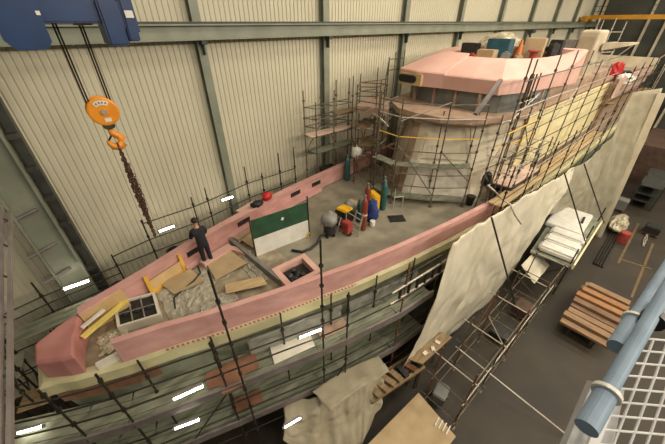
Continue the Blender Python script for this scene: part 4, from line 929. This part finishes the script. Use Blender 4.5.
for sx in (-1, 1):
    MB().blob(W(sx*.095,.25,1.68), (.018,.03,.04), amp=.02, nu=8, nv=6).build('ear', 'skin', worker, smooth=True)
    MB().blob(W(sx*.115,.04 if sx < 0 else 0,.045), (.055,.14,.05), amp=.03, nu=12, nv=8).build('boot', 'black', worker, smooth=True)
    MB().blob(W(sx*.035,.328,1.69), (.013,.01,.01), amp=0, nu=8, nv=6).build('eye', 'white', worker)
MB().blob(W(0,.345,1.66), (.014,.022,.03), amp=0, nu=8, nv=6).build('nose', 'skin', worker, smooth=True)
MB().blob(W(0,.325,1.62), (.026,.008,.008), amp=0, nu=8, nv=6).build('mouth', 'dull_red', worker)

# ------------------------------------------------------------------ lamps on the site
lamp((-2.25,11.5,5.38), (-1.56,11.5,5.34), 'lit fluorescent tube at the foot of the deep left column', .045)
lamp((1.09,11.85,6.06), (1.66,11.9,6.04), 'lit fluorescent tube on the wall scaffold above the worker')
lamp((3.8,11.95,6.43), (4.32,11.95,6.42), 'lit fluorescent tube on the wall scaffold before the first column')
lamp((-.55,5.35,5.3), (.12,5.2,5.3), 'lit fluorescent tube on the bow walkway left of the near poles')
lamp((-.85,5.45,4.0), (-.28,5.25,4.0), 'lit fluorescent tube on the lower bow scaffold left of the near poles')
lamp((2.7,4.6,5.55), (3.35,4.42,5.55), 'lit fluorescent tube beside the tall pole of the bow walkway')
lamp((-3.75,7.5,4.6), (-3.3,7.3,4.6), 'lit fluorescent tube at the far left below the bow')
lamp((1.5,3.9,3.2), (2.0,3.8,3.2), 'lit fluorescent tube above the bunched dirty sheet')

# ------------------------------------------------------------------ timber stack
i = 0
rows = [(0.55, [15.0,15.42,15.84,16.26,16.68,17.1,17.52,17.94,18.36,18.8]), (0.72, [15.4,15.85,16.3,16.8,17.3,17.8,18.3]), (0.89, [16.6,17.2,17.8,18.4])]
names = {0:'bottom layer',1:'middle layer',2:'top layer'}
ords = ['first','second','third','fourth','fifth','sixth','seventh','eighth','ninth','tenth']
for r_, (z, xs) in enumerate(rows):
    for j, x in enumerate(xs):
        m = MB(); L = random.uniform(1.75,2.1); cy = -1.0+random.uniform(-.1,.1)
        m.obox((x, cy, z+.07), (.38, L, .14), rot=(0,0,random.uniform(-.03,.03)), bev=.008)
        tag(m.build('timber_board', random.choice(('timber','timber2','timber','timber3' if r_ == 2 else 'timber2'))), 'brown timber board, %s from the blue handrail end, %s of the floor stack' % (ords[j], names[r_]), 'timber board', 'boards in the timber stack')
t = thing('stack_trestle', 'dark steel trestle carrying the brown timber stack', 'trestle', (16.8, -1, 0))
for y in (-.5, -1.5): MB().beam((14.9,y,.49), (19.1,y,.49), .1, .12).build('bearer', 'dark_steel', t)
for x in (15.0, 17, 19):
    for y in (-.5, -1.5): MB().beam((x,y,0), (x,y,.43), .08, .08).build('leg', 'dark_steel', t)
# floor clutter beyond
t = thing('storage_rack', 'dark steel rack loaded with pipes beyond the stern on the floor', 'rack', (36, -.3, 0))
for x in (33.5, 36, 38.5):
    for y in (-1.0, .4): MB().beam((x,y,0), (x,y,2.2), .1, .1).build('upright', 'dark_steel', t)
for z in (.6, 1.2, 1.9): MB().box(33.4,38.6,-1.05,.45,z,z+.06).build('shelf', 'dark_steel', t)
item('red_drum', 'red drum on the floor beside the yellow line', 'drum', 'dull_red', lambda m: m.lathe((26.6,-.45,0), [(.3,0),(.32,.03),(.32,.75),(.3,.78),(0,.78)], n=16))
item('packing_crate', 'large brown packing crate on the floor far beyond the stern post', 'crate', 'crate_brown', lambda m: m.box(40,48,-1.2,2.2,0,3.4))
item('pale_timber', 'pale beam lying along the top edge of the far brown packing crate', 'beam', 'ply', lambda m: m.box(39.9,47,-1.15,-.8,3.4,3.75))
item('film_heap', 'heap of grey film on the floor behind the stern post', 'film', 'foil', lambda m: m.blob((28.5,.2,.4), (1.4,.5,.45), amp=.2, seed=21, nu=18, nv=9, freq=3))
item('steel_offcut', 'pale steel offcut bars lying beyond the timber stack', 'bars', 'tube_light', lambda m: [m.beam((27+.5*i,-1.6,.05), (28+.5*i,-1.5,.05), .1, .08) for i in range(3)])

def pallet(x, y, lb, load, mt, h):
    t = thing('pallet', lb, 'pallet', (x, y, 0))
    for dy in (-.4, 0, .4): MB().obox((x, y+dy, .06), (1.1, .1, .1)).build('bearer', 'crate_brown', t)
    for i in range(5): MB().obox((x-.44+.22*i, y, .125), (.16, .95, .025)).build('deck_board', 'crate_brown', t)
    m = MB()
    if h:
        m.obox((x, y, .14+h/2), (.95, .85, h), bev=.04); tag(m.build(load, mt), lb.replace('wooden pallet', load.replace('_', ' ')+' standing on the pallet'), load.replace('_', ' '))
pallet(29.5, -1.6, 'dark wooden pallet beyond the red drum near the blue handrails', 'steel_bin', 'darkbox', .5)
pallet(32.0, .8, 'dark wooden pallet between the grey film heap and the dark rack', 'packed_crate', 'window_band', .8)
pallet(12.3, 1.6, 'dark wooden pallet on the floor inside the shore pole frame', 'steel_bin', 'darkbox', .35)
pallet(14.6, 1.5, 'dark wooden pallet under the far end of the shore frame', 'packed_crate', 'crate_brown', .5)
for i in range(4):
    item('steel_pipe', ('lowest','second','third','outermost')[i]+' long steel pipe of the bundle lying on the floor beyond the timber stack', 'pipe', 'tube_dark', lambda m: m.tube((22.2, .1-.14*i, .07), (28.0, .25-.14*i, .07), .055, 10), 'steel pipes on the floor')
# ------------------------------------------------------------------ camera-side lift cage
t = thing('lift_cage', 'pale blue and white handrail cage of the lift in the lower right corner', 'handrail', (1.2, -.2, 11.6))
def rail(p, q, f, r0, r1, nm):
    p, q = V(p), V(q); d = (q-p); c = p+d*f
    MB().tube(p, c, r0, 20).build(nm, 'rail_blue', t, smooth=False)
    MB().tube(c, q, r1, 20).build('inner_tube', 'rail_blue', t)
    u = d.normalized(); MB().tube(c-u*.005, c+u*.008, r0*1.3, 20).build('collar', 'white', t)
rail((.747,-.167,12.099), (1.7,-.222,12.226), .14, .027, .021, 'rail_sleeve')
rail((1.108,-.160,12.098), (2.2,-.24,12.135), .16, .026, .0205, 'rail_sleeve')
MB().lathe((1.27,-.207,12.15), [(0,-.02),(.034,-.018),(.034,.018),(0,.02)], n=14, axis='x').build('clamp', 'black', t)
MB().blob((1.36,-.232,12.13), (.06,.045,.05), amp=.02, nu=14, nv=9).build('elbow', 'white', t, smooth=True)
O = V((1.037,-.28,11.712)); E1 = V((1.366,-.247,11.891))-O; E2 = V((1.227,-.459,11.694))-O
for i in range(0, 8):
    a = O+E2*(i/4.4); MB().tube(a-E1*.3, a+E1*1.2, .0045, 6).build('mesh_bar', 'mesh_white', t)
for i in range(-2, 9):
    a = O+E1*(i/6.6); MB().tube(a, a+E2*1.5, .0045, 6).build('mesh_bar', 'mesh_white', t)
nn = E1.cross(E2).normalized(); nn = nn if nn.z < 0 else -nn
P0 = O+nn*.12
MB().loft([[P0-E1*.3, P0+E1*.62, P0+E1*.55+E2*.55, P0-E1*.3+E2*.75], [p+nn*.03 for p in (P0-E1*.3, P0+E1*.62, P0+E1*.55+E2*.55, P0-E1*.3+E2*.75)]]).build('kick_plate', 'cage_grey', t)
MB().beam(O-E1*.3-E2*.06, O+E1*1.15-E2*.06, .035, .012, up=nn).build('edge_bar', 'mesh_white', t)
# left gantry post
t = thing('gantry_post', 'grey steel gantry post pair down the left edge', 'post', (-1.4, 4.5, 10))
MB().beam((-1.40,6.85,10.457), (-1.515,2.6,9.9), .07, .06).build('outer_rail', 'beam_lilac', t)
MB().beam((-1.31,6.725,10.36), (-1.435,2.6,9.9), .04, .05).build('inner_rail', 'beam_lilac', t)
for f in (.08,.25,.42,.6,.8): 
    a = V((-1.40,6.85,10.457)).lerp(V((-1.515,2.6,9.9)), f); b = V((-1.31,6.725,10.36)).lerp(V((-1.435,2.6,9.9)), f); MB().tube(a, b, .015).build('spacer', 'dark_steel', t)
for z, x in ((8.0,-1.9),(6.7,-1.95),(5.6,-2.0)):
    m = MB(); m.tube((x-.7,12.1,z-.1), (x+.1,12.15,z+.1), .06); tag(m.build('pipe_bracket', 'beam_lilac'), {8.0:'upper grey pipe bracket on the deep left column',6.7:'middle grey pipe bracket on the deep left column',5.6:'lowest grey pipe bracket on the deep left column'}[z], 'bracket')

# ------------------------------------------------------------------ light
def area(loc, size, power, col=(1,.89,.73), rot=(0,0,0)):
    l = bpy.data.lights.new('high_bay_and_fill', 'AREA'); l.energy = power; l.size = size; l.color = col
    o = bpy.data.objects.new('high_bay_and_fill_light', l); COL.objects.link(o); o.location = loc; o.rotation_euler = rot
for x in (-6, 4, 14, 24, 34, 46):
    for y, p, tl in ((-15, 1700, .95), (-7, 420, .3), (0, 560, 0), (7, 380, 0)):  # outermost tilted row is added fill, unseen, to brighten tarpaulin and white board
        area((x, y, 18.4 if tl else 18.6), 2.0, rot=(tl, 0, 0), power=p*{-6: .3, 4: .75, 14: 1.25, 24: 1.3}.get(x, 1))
w = bpy.data.worlds.new('world'); SC.world = w; w.use_nodes = True
w.node_tree.nodes['Background'].inputs[0].default_value = (.5,.47,.4,1); w.node_tree.nodes['Background'].inputs[1].default_value = .25

SC.view_settings.view_transform = 'Standard'; SC.view_settings.look = 'None'; SC.view_settings.gamma = 1
SC.view_settings.use_curve_mapping = False; SC.view_settings.exposure = -.28
SC.cycles.use_denoising = True; SC.cycles.max_bounces = 6; SC.cycles.diffuse_bounces = 3
